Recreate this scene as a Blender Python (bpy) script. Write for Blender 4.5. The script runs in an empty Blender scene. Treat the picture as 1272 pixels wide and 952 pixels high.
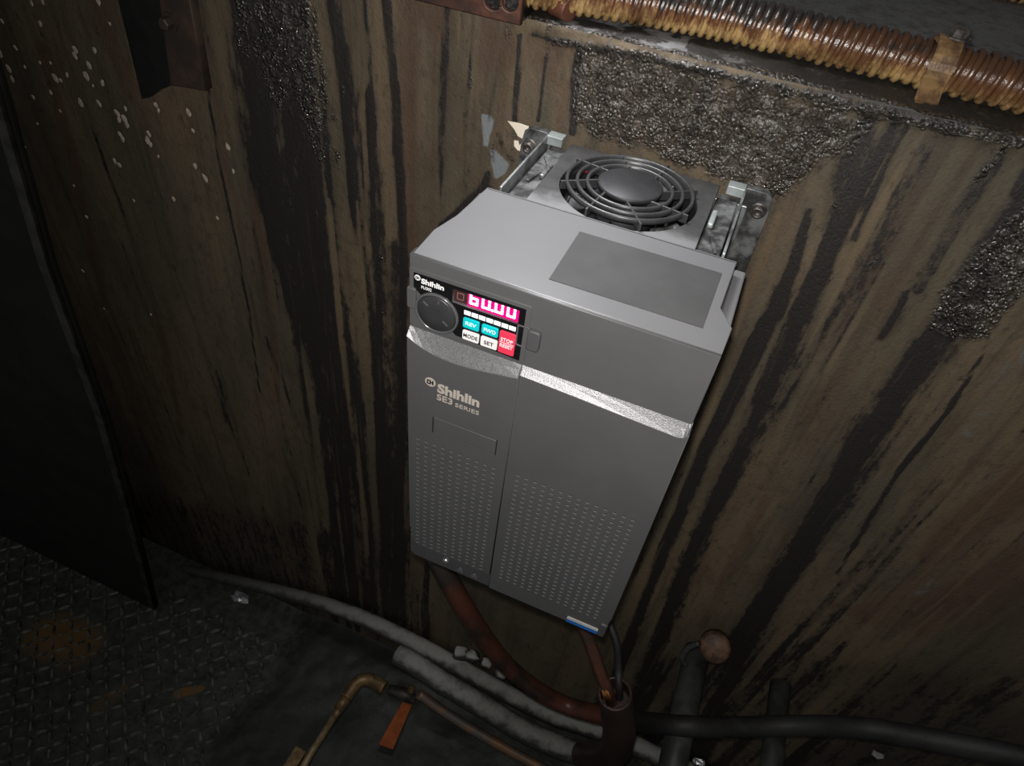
import bpy, bmesh, math, random
import numpy as np
from mathutils import Vector, Matrix
random.seed(7)
S = bpy.context.scene
COL = S.collection

# ------------------------------------------------------------------ camera
# world: x along the wall, y into the wall (wall face y = 0), z up (z = 0 is the inverter's top)
R = np.array([[0.92077343, 0.37721332, 0.09943034],
              [0.33157287, -0.6225036, -0.70890669],
              [-0.2055133, 0.68571085, -0.69825848]])      # rows: image right, image down, forward
CP = np.array([0.0714528, -0.51290073, 0.23945347])
FPX = 855.4
cam = bpy.data.objects.new('camera', bpy.data.cameras.new('camera'))
COL.objects.link(cam)
cam.matrix_world = Matrix(((R[0][0], -R[1][0], -R[2][0], CP[0]),
                           (R[0][1], -R[1][1], -R[2][1], CP[1]),
                           (R[0][2], -R[1][2], -R[2][2], CP[2]), (0, 0, 0, 1)))
cam.data.sensor_width = 36.0
cam.data.lens = FPX / 1272 * 36.0
cam.data.clip_start = 0.02
S.camera = cam

# ------------------------------------------------------------------ world and lights
world = bpy.data.worlds.new('world'); S.world = world
world.use_nodes = True
world.node_tree.nodes['Background'].inputs[0].default_value = (0.95, 0.95, 0.92, 1)
world.node_tree.nodes['Background'].inputs[1].default_value = 0.075

# the phone's flash, a small lamp beside the lens
fl = bpy.data.lights.new('phone_flash', 'SPOT')
fl.energy = 11.5; fl.shadow_soft_size = 0.006; fl.spot_size = math.radians(116); fl.spot_blend = 1.0
fl.color = (1.0, 0.965, 0.93)
flo = bpy.data.objects.new('phone_flash', fl); COL.objects.link(flo)
FP = Vector(CP) + Vector(R[0]) * -0.004 - Vector(R[1]) * 0.016
flo.location = FP
flo.rotation_euler = (Vector((0.0, -0.10, -0.01)) - FP).to_track_quat('-Z', 'Y').to_euler()

# unseen light, added above the inverter to brighten its top cover
al = bpy.data.lights.new('added_top_light', 'AREA')
al.shape = 'RECTANGLE'; al.size = 0.16; al.size_y = 0.10; al.energy = 0.50; al.spread = math.radians(80); al.color = (0.98, 0.98, 1.0)
alo = bpy.data.objects.new('added_top_light', al); COL.objects.link(alo)
alo.location = (-0.11, -0.025, 0.31)
alo.rotation_euler = (Vector((-0.03, -0.11, 0)) - alo.location).to_track_quat('-Z', 'Y').to_euler()

S.view_settings.view_transform = 'Standard'
S.view_settings.look = 'None'
S.view_settings.gamma = 1.0
S.view_settings.use_curve_mapping = False
S.view_settings.exposure = 0.0


# ------------------------------------------------------------------ helpers
def at(u, v, ax, val):
    """point of the plane (axis ax = val) seen at photo pixel (u, v) from the survey camera"""
    d = R.T @ np.array([(u - 636) / FPX, (v - 476) / FPX, 1.0])
    return Vector(CP + d * ((val - CP[ax]) / d[ax]))


def tag(o, label=None, cat=None, group=None, kind=None):
    if label: o['label'] = label
    if cat: o['category'] = cat
    if group: o['group'] = group
    if kind: o['kind'] = kind
    return o


def empty(name, loc, label, cat, group=None):
    o = bpy.data.objects.new(name, None); COL.objects.link(o)
    o.empty_display_size = 0.02; o.location = loc
    return tag(o, label, cat, group)


def link(name, me, mat=None, parent=None, smooth=False):
    """link a mesh whose coordinates are world coordinates; keeps them there under its parent"""
    o = bpy.data.objects.new(name, me); COL.objects.link(o)
    if mat is not None:
        if len(me.materials): me.materials.clear()
        for m in (mat if isinstance(mat, (list, tuple)) else [mat]): me.materials.append(m)
    if smooth:
        me.polygons.foreach_set('use_smooth', [True] * len(me.polygons))
    if parent is not None:
        o.parent = parent
        t = Vector((0, 0, 0)); q = parent
        while q is not None:
            t += q.location; q = q.parent
        o.location = -t
    return o


def rebase(o):
    """move a mesh object's origin to its bounding-box base centre"""
    me = o.data
    co = np.empty(len(me.vertices) * 3); me.vertices.foreach_get('co', co); co = co.reshape(-1, 3)
    c = np.array([(co[:, 0].min() + co[:, 0].max()) / 2, (co[:, 1].min() + co[:, 1].max()) / 2, co[:, 2].min()])
    me.vertices.foreach_set('co', (co - c).ravel()); o.location = Vector(o.location) + Vector(c)
    return o


def mesh_from(bm, name):
    bmesh.ops.recalc_face_normals(bm, faces=bm.faces)
    me = bpy.data.meshes.new(name); bm.to_mesh(me); bm.free(); return me


def box(bm, x0, x1, y0, y1, z0, z1, bevel=0.0, mi=0):
    r = bmesh.ops.create_cube(bm, size=1.0)
    vs = r['verts']
    for v in vs:
        v.co = Vector((x0 + (v.co.x + .5) * (x1 - x0), y0 + (v.co.y + .5) * (y1 - y0), z0 + (v.co.z + .5) * (z1 - z0)))
    fs = set(f for v in vs for f in v.link_faces)
    for f in fs: f.material_index = mi
    if bevel > 0:
        es = list(set(e for v in vs for e in v.link_edges))
        bmesh.ops.bevel(bm, geom=es, offset=bevel, segments=2, affect='EDGES', profile=0.5)
    return bm


def boxm(*a, **k):
    bm = bmesh.new(); box(bm, *a, **k); return mesh_from(bm, 'box')


def smooth_path(pts, n=8):
    P = [Vector(p) for p in pts]
    out = []
    for i in range(len(P) - 1):
        a = P[max(i - 1, 0)]; b = P[i]; c = P[i + 1]; d = P[min(i + 2, len(P) - 1)]
        for k in range(n):
            t = k / n
            out.append(0.5 * ((2 * b) + (c - a) * t + (2 * a - 5 * b + 4 * c - d) * t * t + (3 * b - a - 3 * c + d) * t ** 3))
    out.append(P[-1]); return out


def tube(bm, path, rad, seg=12, cap=True, wob=0.0, mi=0):
    n = len(path); rings = []
    up = None
    for i, p in enumerate(path):
        t = (path[min(i + 1, n - 1)] - path[max(i - 1, 0)]).normalized()
        if up is None:
            up = Vector((0, 0, 1)) if abs(t.z) < 0.9 else Vector((1, 0, 0))
        s = t.cross(up).normalized(); up = s.cross(t).normalized()
        r = rad[i] if isinstance(rad, (list, tuple)) else rad
        ring = []
        for k in range(seg):
            a = 2 * math.pi * k / seg
            rr = r * (1 + wob * (random.random() - .5))
            ring.append(bm.verts.new(p + (s * math.cos(a) + up * math.sin(a)) * rr))
        rings.append(ring)
    for i in range(n - 1):
        for k in range(seg):
            f = bm.faces.new((rings[i][k], rings[i][(k + 1) % seg], rings[i + 1][(k + 1) % seg], rings[i + 1][k]))
            f.material_index = mi; f.smooth = True
    if cap:
        bm.faces.new(rings[0][::-1]).material_index = mi; bm.faces.new(rings[-1]).material_index = mi
    return bm


def lathe(bm, prof, M, seg=32, mi=0, smooth=True):
    """prof: (r, h) pairs turned about local Z, then moved by matrix M"""
    rings = []
    for r, h in prof:
        if r < 1e-6:
            rings.append([bm.verts.new(M @ Vector((0, 0, h)))])
        else:
            rings.append([bm.verts.new(M @ Vector((r * math.cos(2 * math.pi * k / seg), r * math.sin(2 * math.pi * k / seg), h))) for k in range(seg)])
    for a, b in zip(rings[:-1], rings[1:]):
        for k in range(seg):
            k2 = (k + 1) % seg
            vs = [a[0]] if len(a) == 1 else [a[k], a[k2]]
            vs += [b[0]] if len(b) == 1 else [b[k2], b[k]]
            if len(vs) > 2:
                f = bm.faces.new(vs); f.material_index = mi; f.smooth = smooth
    return bm


def shape2d(loops, depth, bevel=0.0, M=Matrix(), res=2):
    """flat outline (first loop outer, others holes) extruded to a plate; front at local z = 0"""
    cu = bpy.data.curves.new('s', 'CURVE'); cu.dimensions = '2D'; cu.fill_mode = 'BOTH'
    cu.extrude = max(depth / 2 - bevel, 1e-5); cu.bevel_depth = bevel; cu.bevel_resolution = res
    if bevel: cu.offset = -bevel
    for lp in loops:
        sp = cu.splines.new('POLY'); sp.points.add(len(lp) - 1); sp.use_cyclic_u = True
        for p, q in zip(sp.points, lp): p.co = (q[0], q[1], 0, 1)
    o = bpy.data.objects.new('tmp', cu); COL.objects.link(o)
    me = bpy.data.meshes.new_from_object(o.evaluated_get(bpy.context.evaluated_depsgraph_get()))
    bpy.data.objects.remove(o); bpy.data.curves.remove(cu)
    me.transform(M @ Matrix.Translation((0, 0, -depth / 2)))
    me.materials.clear()
    bm = bmesh.new(); bm.from_mesh(me); bmesh.ops.remove_doubles(bm, verts=bm.verts, dist=1e-7)
    bm.to_mesh(me); bm.free()
    return me


def rrect(x0, x1, y0, y1, r=0.0, n=4):
    if r <= 0: return [(x0, y0), (x1, y0), (x1, y1), (x0, y1)]
    out = []
    for cx, cy, a0 in ((x1 - r, y0 + r, -90), (x1 - r, y1 - r, 0), (x0 + r, y1 - r, 90), (x0 + r, y0 + r, 180)):
        for k in range(n + 1):
            a = math.radians(a0 + 90 * k / n); out.append((cx + r * math.cos(a), cy + r * math.sin(a)))
    return out


def circ(cx, cy, r, n=32, ry=None):
    return [(cx + r * math.cos(2 * math.pi * k / n), cy + (ry or r) * math.sin(2 * math.pi * k / n)) for k in range(n)]


def front(y):   # local (u, v, w) -> (x = u, z = v, outward = -y)
    return Matrix(((1, 0, 0, 0), (0, 0, -1, y), (0, 1, 0, 0), (0, 0, 0, 1)))


def topm(z):
    return Matrix.Translation((0, 0, z))


def text_mesh(s, x0, x1, y0, y1, M, bold=0.0, depth=0.0002, shear=0.0, spacing=1.0):
    cu = bpy.data.curves.new('t', 'FONT'); cu.body = s; cu.size = 1.0; cu.extrude = 0.01; cu.offset = bold
    cu.shear = shear; cu.space_character = spacing; cu.resolution_u = 3
    o = bpy.data.objects.new('tmp', cu); COL.objects.link(o)
    me = bpy.data.meshes.new_from_object(o.evaluated_get(bpy.context.evaluated_depsgraph_get()))
    bpy.data.objects.remove(o); bpy.data.curves.remove(cu)
    co = np.empty(len(me.vertices) * 3); me.vertices.foreach_get('co', co); co = co.reshape(-1, 3)
    mn, mx = co.min(0), co.max(0)
    co = (co - mn) / (mx - mn) * np.array([x1 - x0, y1 - y0, depth]) + np.array([x0, y0, 0])
    me.vertices.foreach_set('co', co.ravel()); me.transform(M); me.materials.clear()
    return me


def join(meshes, name):
    bm = bmesh.new()
    for m in meshes: bm.from_mesh(m)
    return mesh_from(bm, name)


# ------------------------------------------------------------------ materials
MATS = {}


def node_mat(name):
    m = bpy.data.materials.new(name); m.use_nodes = True
    nt = m.node_tree
    return m, nt, nt.nodes, nt.links, nt.nodes['Principled BSDF']


def mixc(nt, fac, a, b):
    n = nt.nodes.new('ShaderNodeMix'); n.data_type = 'RGBA'
    for sock, v in ((n.inputs[0], fac), (n.inputs[6], a), (n.inputs[7], b)):
        if hasattr(v, 'is_output'): nt.links.new(v, sock)
        elif isinstance(v, (tuple, list)): sock.default_value = (*v, 1) if len(v) == 3 else v
        else: sock.default_value = v
    return n.outputs[2]


def math_n(nt, op, a, b=None, c=None, clamp=False):
    n = nt.nodes.new('ShaderNodeMath'); n.operation = op; n.use_clamp = clamp
    for i, v in enumerate((a, b, c)):
        if v is None: continue
        if hasattr(v, 'is_output'): nt.links.new(v, n.inputs[i])
        else: n.inputs[i].default_value = v
    return n.outputs[0]


def ramp(nt, x, lo, hi):
    n = nt.nodes.new('ShaderNodeMapRange'); n.interpolation_type = 'SMOOTHSTEP'
    nt.links.new(x, n.inputs[0]); n.inputs[1].default_value = lo; n.inputs[2].default_value = hi
    return n.outputs[0]


def noise(nt, scale, stretch=(1, 1, 1), detail=5, rough=.6, off=(0, 0, 0), vor=False):
    tc = nt.nodes.new('ShaderNodeNewGeometry')      # real position in the world
    mp = nt.nodes.new('ShaderNodeMapping'); mp.inputs[3].default_value = stretch; mp.inputs[1].default_value = off
    nt.links.new(tc.outputs['Position'], mp.inputs[0])
    n = nt.nodes.new('ShaderNodeTexVoronoi' if vor else 'ShaderNodeTexNoise')
    n.inputs['Scale'].default_value = scale
    if not vor:
        n.inputs['Detail'].default_value = detail; n.inputs['Roughness'].default_value = rough
    nt.links.new(mp.outputs[0], n.inputs['Vector'])
    return n.outputs[0]


def bump(nt, h, strength, dist, bsdf):
    b = nt.nodes.new('ShaderNodeBump'); b.inputs['Strength'].default_value = strength; b.inputs['Distance'].default_value = dist
    nt.links.new(h, b.inputs['Height']); nt.links.new(b.outputs[0], bsdf.inputs['Normal'])


def simple(name, col, rough=.5, metal=0.0, spec=.5, var=.15, scale=60, bumps=0.0, col2=None, emit=None, es=0, rvar=0.0, bscale=None):
    if name in MATS: return MATS[name]
    m, nt, N, L, b = node_mat(name)
    n = noise(nt, scale)
    c2 = col2 or tuple(c * (1 - var) for c in col)
    c = mixc(nt, ramp(nt, n, .35, .65), col, c2)
    L.new(c, b.inputs['Base Color'])
    b.inputs['Roughness'].default_value = rough
    if rvar:
        L.new(math_n(nt, 'MULTIPLY_ADD', n, rvar, rough - rvar / 2), b.inputs['Roughness'])
    b.inputs['Metallic'].default_value = metal; b.inputs['Specular IOR Level'].default_value = spec
    if bumps:
        bump(nt, noise(nt, bscale or scale * 6, detail=3), bumps, .0006, b)
    if emit:
        b.inputs['Emission Color'].default_value = (*emit, 1); b.inputs['Emission Strength'].default_value = es
    MATS[name] = m
    return m


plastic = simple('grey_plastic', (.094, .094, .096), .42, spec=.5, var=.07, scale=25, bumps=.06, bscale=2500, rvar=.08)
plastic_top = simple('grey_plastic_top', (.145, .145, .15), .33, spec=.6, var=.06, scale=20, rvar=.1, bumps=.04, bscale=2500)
plastic_vent = simple('grey_plastic_vent', (.078, .077, .080), .5, spec=.4, var=.08, scale=30)
sticker = simple('sticker_matte', (.062, .062, .062), .6, spec=.25, var=.12, scale=40, bumps=.05)
trim_mat = simple('silver_trim', (.30, .30, .31), .38, metal=.45, spec=.6, var=.35, scale=900, bumps=.35, bscale=1500)
gloss_black = simple('gloss_black', (.006, .006, .007), .25, spec=.35, var=.1)
dial_mat = simple('dial_plastic', (.035, .035, .037), .38, spec=.5, var=.1)
dial_rim = simple('dial_rim_gloss', (.09, .09, .095), .22, spec=.8, var=.1)
white_print = simple('white_print', (.9, .9, .9), .5, var=.02)
beige_print = simple('beige_print', (.52, .47, .41), .5, var=.05)
black_print = simple('black_print', (.02, .02, .022), .5, var=.05)
cyan_key = simple('cyan_key', (.0, .62, .68), .45, var=.04)
white_key = simple('white_key', (.9, .9, .89), .45, var=.02)
red_key = simple('red_key', (.86, .045, .10), .45, var=.05)
led_white = simple('lit_bar', (.9, .9, .9), .4, var=.02, emit=(1, 1, 1), es=.5)
magenta = simple('lit_display', (.25, 0, .08), .4, var=.02, emit=(1.0, 0.0, .20), es=.8)
digit_on = simple('lit_digit', (1, .8, .9), .4, var=.02, emit=(1, .55, .75), es=1.5)
digit_off = simple('unlit_digit', (.30, .14, .13), .5, var=.05)
smoke = simple('smoked_window', (.05, .022, .022), .3, var=.1)
dark_gap = simple('dark_groove', (.012, .012, .013), .7, var=.1)
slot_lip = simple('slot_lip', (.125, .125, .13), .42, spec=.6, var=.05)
alu = simple('dirty_aluminium', (.36, .38, .38), .38, metal=.55, var=.0, col2=(.10, .105, .10), scale=45, bumps=.25, rvar=.25)
alu_pale = simple('pale_anodised_plate', (.36, .40, .395), .45, metal=.3, var=.25, scale=70, rvar=.2)
flange_mat = simple('grimy_flange', (.21, .215, .215), .40, metal=.4, col2=(.04, .04, .04), scale=75, bumps=.3, rvar=.3)
bolt_mat = simple('bolt_steel', (.17, .155, .145), .4, metal=.6, col2=(.055, .048, .042), scale=150)
fan_plate = simple('fan_frame_plastic', (.17, .17, .18), .38, spec=.6, var=.1, col2=(.11, .11, .115), scale=18, rvar=.2)
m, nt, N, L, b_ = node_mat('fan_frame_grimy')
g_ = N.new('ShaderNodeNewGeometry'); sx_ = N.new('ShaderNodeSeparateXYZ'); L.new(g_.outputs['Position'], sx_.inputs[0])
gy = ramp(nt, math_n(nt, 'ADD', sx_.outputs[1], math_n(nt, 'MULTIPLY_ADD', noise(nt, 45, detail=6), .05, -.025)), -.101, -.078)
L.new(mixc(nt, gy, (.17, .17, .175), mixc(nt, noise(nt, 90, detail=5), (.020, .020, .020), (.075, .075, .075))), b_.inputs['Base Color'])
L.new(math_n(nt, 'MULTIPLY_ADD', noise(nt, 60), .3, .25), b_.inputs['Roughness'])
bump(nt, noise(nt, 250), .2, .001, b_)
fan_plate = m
fan_black = simple('fan_black', (.026, .026, .028), .5, spec=.4, var=.25, scale=60)
guard_mat = simple('guard_grey', (.042, .042, .044), .36, spec=.6, var=.3, scale=60)
blue_tag = simple('blue_tag', (.02, .17, .62), .45, var=.1)
cream = simple('cream_paper', (.88, .80, .66), .7, var=.08)
foil = simple('crumpled_foil', (.75, .76, .80), .25, metal=.8, var=.3, scale=200, bumps=.6)
rust = simple('brown_rust', (.115, .045, .027), .5, col2=(.035, .018, .014), scale=45, bumps=.5, bscale=300, rvar=.3)
rust_dim = simple('dull_rust', (.055, .032, .022), .6, col2=(.028, .020, .016), scale=40, bumps=.4, bscale=300)
web_steel = simple('dark_web_steel', (.012, .012, .012), .5, var=.3, scale=60, bumps=.3, bscale=300)  # dark tone for the left side of the bracket
hole_mat = simple('tar_hole', (.01, .009, .008), .18, spec=.8, var=.3, scale=200, bumps=.8)
brass = simple('tarnished_brass', (.30, .20, .09), .45, metal=.35, col2=(.14, .085, .04), scale=70, bumps=.3)
brass_rod = simple('pale_brass', (.46, .36, .19), .45, metal=.3, col2=(.30, .22, .11), scale=60)
copper_end = simple('bare_copper', (.75, .33, .12), .35, metal=.6, var=.3)
handle_mat = simple('orange_handle', (.40, .10, .025), .6, spec=.2, col2=(.28, .07, .02), scale=60)
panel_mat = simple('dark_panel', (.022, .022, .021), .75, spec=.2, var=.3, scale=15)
panel_edge = simple('worn_panel_edge', (.05, .048, .045), .5, col2=(.014, .013, .012), scale=40)
chip_mat = simple('paint_chip', (.52, .44, .36), .6, var=.3, scale=300)


def cable_mat(name, a, b, lo, hi, rough=.4, scale=18):
    m, nt, N, L, p = node_mat(name)
    n = noise(nt, scale, (1, 1, .5))
    c = mixc(nt, ramp(nt, n, lo, hi), a, b)
    L.new(c, p.inputs['Base Color']); p.inputs['Roughness'].default_value = rough
    bump(nt, noise(nt, 250), .4, .001, p)
    return m


cable_red = cable_mat('red_brown_cable', (.105, .036, .022), (.028, .021, .017), .40, .60)
cable_black = cable_mat('black_cable', (.024, .024, .024), (.012, .011, .011), .4, .6, .6)
riser_mat = cable_mat('brown_conduit', (.046, .024, .017), (.022, .018, .016), .4, .65, .45)


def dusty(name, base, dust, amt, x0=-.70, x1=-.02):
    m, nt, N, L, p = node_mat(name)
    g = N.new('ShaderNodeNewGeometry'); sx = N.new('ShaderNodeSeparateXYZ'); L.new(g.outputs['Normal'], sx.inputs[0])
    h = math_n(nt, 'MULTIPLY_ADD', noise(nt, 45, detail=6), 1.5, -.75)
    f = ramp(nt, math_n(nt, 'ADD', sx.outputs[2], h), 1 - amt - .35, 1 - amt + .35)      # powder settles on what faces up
    sp_ = N.new('ShaderNodeSeparateXYZ'); L.new(g.outputs['Position'], sp_.inputs[0])      # dust dimmed to the left, putting the light's falloff into the colour
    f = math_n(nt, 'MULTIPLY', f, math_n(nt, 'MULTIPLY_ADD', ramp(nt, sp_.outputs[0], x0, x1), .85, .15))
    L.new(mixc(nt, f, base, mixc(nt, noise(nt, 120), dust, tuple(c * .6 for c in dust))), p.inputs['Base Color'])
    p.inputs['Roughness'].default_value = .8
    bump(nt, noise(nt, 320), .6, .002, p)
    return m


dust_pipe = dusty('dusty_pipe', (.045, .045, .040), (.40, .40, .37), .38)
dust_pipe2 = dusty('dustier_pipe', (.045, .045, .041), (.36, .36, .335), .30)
bar_mat = simple('dull_bar', (.085, .088, .085), .5, metal=.2, col2=(.035, .037, .036), scale=30, bumps=.4)


# wall: painted steel under tar runs, rust and pale bare spots; the stains have shapes of their own
def grime_mat(name, hi, lo, tar_c, gl):
    m, nt, N, L, p = node_mat(name)

    def attr(a):
        n = N.new('ShaderNodeAttribute'); n.attribute_name = a; return n.outputs['Fac']
    big = noise(nt, 7, (1, 1, .35), 5)
    run = noise(nt, 55, (1, 1, .055), 6, .65)
    fine = noise(nt, 160, (1, 1, .5), 5, .7)
    c = mixc(nt, ramp(nt, big, .38, .62), hi, lo)
    c = mixc(nt, math_n(nt, 'MULTIPLY', ramp(nt, run, .46, .72), .62), c, tuple(x * .40 for x in lo))
    c = mixc(nt, math_n(nt, 'MULTIPLY', ramp(nt, fine, .5, .72), .55), c, tuple(x * .42 for x in lo))
    c = mixc(nt, math_n(nt, 'MULTIPLY', ramp(nt, noise(nt, 38, (1, 1, .5), 6, .7, (5, 2, 1)), .5, .68), .5), c, (.060, .040, .024))
    # rust
    rs = ramp(nt, math_n(nt, 'ADD', attr('rust'), math_n(nt, 'MULTIPLY_ADD', noise(nt, 30, (1, 1, .4), 6), 1.5, -.75)), .1, .9)
    c = mixc(nt, math_n(nt, 'MULTIPLY', rs, .6), c, mixc(nt, fine, (.105, .048, .026), (.045, .026, .018)))
    # pale
    ps = ramp(nt, math_n(nt, 'ADD', attr('pale'), math_n(nt, 'MULTIPLY_ADD', fine, .8, -.4)), .3, .7)
    c = mixc(nt, ps, c, (.20, .22, .225))
    # tan runs
    ts = ramp(nt, math_n(nt, 'ADD', attr('tan'), math_n(nt, 'MULTIPLY_ADD', run, 1.2, -.6)), .3, .7)
    c = mixc(nt, math_n(nt, 'MULTIPLY', ts, .6), c, (.155, .112, .064))
    # tar
    w = math_n(nt, 'ADD', attr('tar'), math_n(nt, 'ADD', math_n(nt, 'ADD', math_n(nt, 'MULTIPLY_ADD', run, 1.5, -.75), math_n(nt, 'MULTIPLY_ADD', noise(nt, 75, (1, 1, .30), 6, .7), 1.4, -.7)), math_n(nt, 'MULTIPLY_ADD', fine, 1.0, -.5)))
    tf = ramp(nt, w, .30, .66)
    tf = math_n(nt, 'MULTIPLY', tf, math_n(nt, 'SUBTRACT', 1.0, math_n(nt, 'MULTIPLY', ramp(nt, noise(nt, 150, (1, 1, .035), 5, .7, (3, 0, 0)), .56, .70), .55)))
    c = mixc(nt, math_n(nt, 'MULTIPLY', ramp(nt, math_n(nt, 'ADD', attr('tar'), math_n(nt, 'MULTIPLY_ADD', big, .8, -.4)), .05, .5), .55), c, (.040, .030, .022))
    c = mixc(nt, math_n(nt, 'MULTIPLY', tf, .93), c, tar_c)
    # lumpy wet crust
    lump = attr('lump')
    lw = ramp(nt, math_n(nt, 'ADD', lump, math_n(nt, 'ADD', math_n(nt, 'MULTIPLY_ADD', noise(nt, 60, (1, 1, .3), 5), 2.0, -1.0), math_n(nt, 'MULTIPLY_ADD', fine, 1.2, -.6))), .25, .75)
    c = mixc(nt, math_n(nt, 'MULTIPLY', lw, .75), c, mixc(nt, ramp(nt, noise(nt, 420), .42, .66), (.014, .013, .0115), (.070, .059, .049)))
    L.new(c, p.inputs['Base Color'])
    r = math_n(nt, 'MULTIPLY_ADD', tf, -.12, .60)
    r = math_n(nt, 'MULTIPLY_ADD', lw, -.46, r)
    r = math_n(nt, 'MULTIPLY_ADD', fine, .15, r)
    L.new(r, p.inputs['Roughness'])
    L.new(math_n(nt, 'MULTIPLY_ADD', lw, .5, gl), p.inputs['Specular IOR Level'])
    pebble = math_n(nt, 'MULTIPLY', math_n(nt, 'MULTIPLY', math_n(nt, 'SUBTRACT', .8, noise(nt, 380, vor=True)), ramp(nt, noise(nt, 90, detail=4), .32, .62)), lw)
    h = math_n(nt, 'ADD', math_n(nt, 'MULTIPLY', noise(nt, 420, (1, 1, .7), 4, .7), .55), math_n(nt, 'MULTIPLY', fine, .25)); h = math_n(nt, 'ADD', h, math_n(nt, 'MULTIPLY', pebble, 2.0))
    h = math_n(nt, 'ADD', h, math_n(nt, 'MULTIPLY', math_n(nt, 'ADD', tf, run), .18))
    bump(nt, h, .75, .0022, p)
    return m


wall_mat = grime_mat('stained_wall_paint', (.136, .100, .061), (.082, .069, .046), (.014, .012, .0115), .5)
ledge_mat = grime_mat('oily_ledge_paint', (.20, .20, .203), (.17, .17, .173), (.008, .0075, .007), .5)


# ------------------------------------------------------------------ numpy noise and stain masks
def vnoise(x, y, seed):
    rs = np.random.RandomState(seed); T = rs.rand(256, 256)
    xi = np.floor(x).astype(int); yi = np.floor(y).astype(int); fx = x - xi; fy = y - yi
    fx = fx * fx * (3 - 2 * fx); fy = fy * fy * (3 - 2 * fy)
    a = T[xi % 256, yi % 256]; b = T[(xi + 1) % 256, yi % 256]; c = T[xi % 256, (yi + 1) % 256]; d = T[(xi + 1) % 256, (yi + 1) % 256]
    return (a * (1 - fx) + b * fx) * (1 - fy) + (c * (1 - fx) + d * fx) * fy


def fbm(x, y, seed, o=4):
    s = 0; a = .5
    for i in range(o):
        s = s + a * vnoise(x * 2 ** i, y * 2 ** i, seed + i); a *= .5
    return s


def sstep(x, a, b):
    t = np.clip((x - a) / (b - a), 0, 1); return t * t * (3 - 2 * t)


def streak(A, B, pts, soft=.85):
    """mask along a polyline of (a, b, halfwidth); 1 in the middle, 0 past the width"""
    m = np.zeros_like(A)
    P = np.array(pts, float)
    for p, q in zip(P[:-1], P[1:]):
        w = max(p[2], q[2]) * 1.5
        sel = (A > min(p[0], q[0]) - w) & (A < max(p[0], q[0]) + w) & (B > min(p[1], q[1]) - w) & (B < max(p[1], q[1]) + w)
        if not sel.any(): continue
        a = A[sel]; b = B[sel]; d = q[:2] - p[:2]; L2 = max(d @ d, 1e-12)
        t = np.clip(((a - p[0]) * d[0] + (b - p[1]) * d[1]) / L2, 0, 1)
        dist = np.hypot(a - p[0] - t * d[0], b - p[1] - t * d[1]); ww = p[2] + (q[2] - p[2]) * t
        m[sel] = np.maximum(m[sel], 1 - sstep(dist / ww, 1 - soft, 1 + soft * .4))
    return m


def poly_mask(A, B, pts, soft):
    """soft filled polygon"""
    P = np.array(pts, float); inside = np.zeros(A.shape, bool); dmin = np.full(A.shape, 9.)
    n = len(P)
    for i in range(n):
        p = P[i]; q = P[(i + 1) % n]
        c = ((p[1] > B) != (q[1] > B)) & (A < (q[0] - p[0]) * (B - p[1]) / (q[1] - p[1] + 1e-15) + p[0]); inside ^= c
        d = q - p; t = np.clip(((A - p[0]) * d[0] + (B - p[1]) * d[1]) / max(d @ d, 1e-12), 0, 1)
        dmin = np.minimum(dmin, np.hypot(A - p[0] - t * d[0], B - p[1] - t * d[1]))
    return sstep(np.where(inside, dmin, -dmin), -soft, soft)


def WP(*px):      # wall points (x, z, half-width) surveyed on the photograph as (u, v, half-width in px)
    out = []
    for u, v, w in px:
        p = at(u, v, 1, 0); out.append((p.x, p.z, w * (p - Vector(CP)).length / FPX))
    return out


def WQ(*px): return [(at(u, v, 1, 0).x, at(u, v, 1, 0).z) for u, v in px]


def LQ(*px): return [(at(u, v, 2, .079).x, at(u, v, 2, .079).y) for u, v in px]


def grid_mesh(us, vs, fn, attrs, name):
    U, V = np.meshgrid(us, vs); n = U.size
    co = fn(U, V).reshape(-1, 3)
    nu, nv = len(us), len(vs)
    i = np.arange(n).reshape(nv, nu)
    q = np.stack([i[:-1, :-1], i[:-1, 1:], i[1:, 1:], i[1:, :-1]], -1).reshape(-1, 4)
    me = bpy.data.meshes.new(name)
    me.vertices.add(n); me.vertices.foreach_set('co', co.ravel())
    me.loops.add(q.size); me.loops.foreach_set('vertex_index', q.ravel().astype(np.int32))
    me.polygons.add(len(q)); me.polygons.foreach_set('loop_start', np.arange(0, q.size, 4, dtype=np.int32))
    me.update(calc_edges=True); me.validate()
    for k, a in attrs.items():
        at_ = me.attributes.new(k, 'FLOAT', 'POINT'); at_.data.foreach_set('value', a.ravel().astype(np.float32))
    me.polygons.foreach_set('use_smooth', np.ones(len(q), bool))
    return me


# ------------------------------------------------------------------ wall
ZF = -1.12          # floor height
ZL = 0.079          # wall top, where the ledge begins
xs = np.concatenate([np.arange(-1.15, -.78, .008), np.arange(-.78, .46, .0028), np.arange(.46, 1.2, .006)])
zs = np.concatenate([np.arange(ZF - .01, -.55, .006), np.arange(-.55, ZL - .001, .0028), [ZL]])
X, Z = np.meshgrid(xs, zs)
tar = np.zeros_like(X); lump = np.zeros_like(X); rst = np.zeros_like(X); pale = np.zeros_like(X); tan = np.zeros_like(X)


def add(m, k, s=1.0): np.maximum(m, k * s, out=m)


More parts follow.
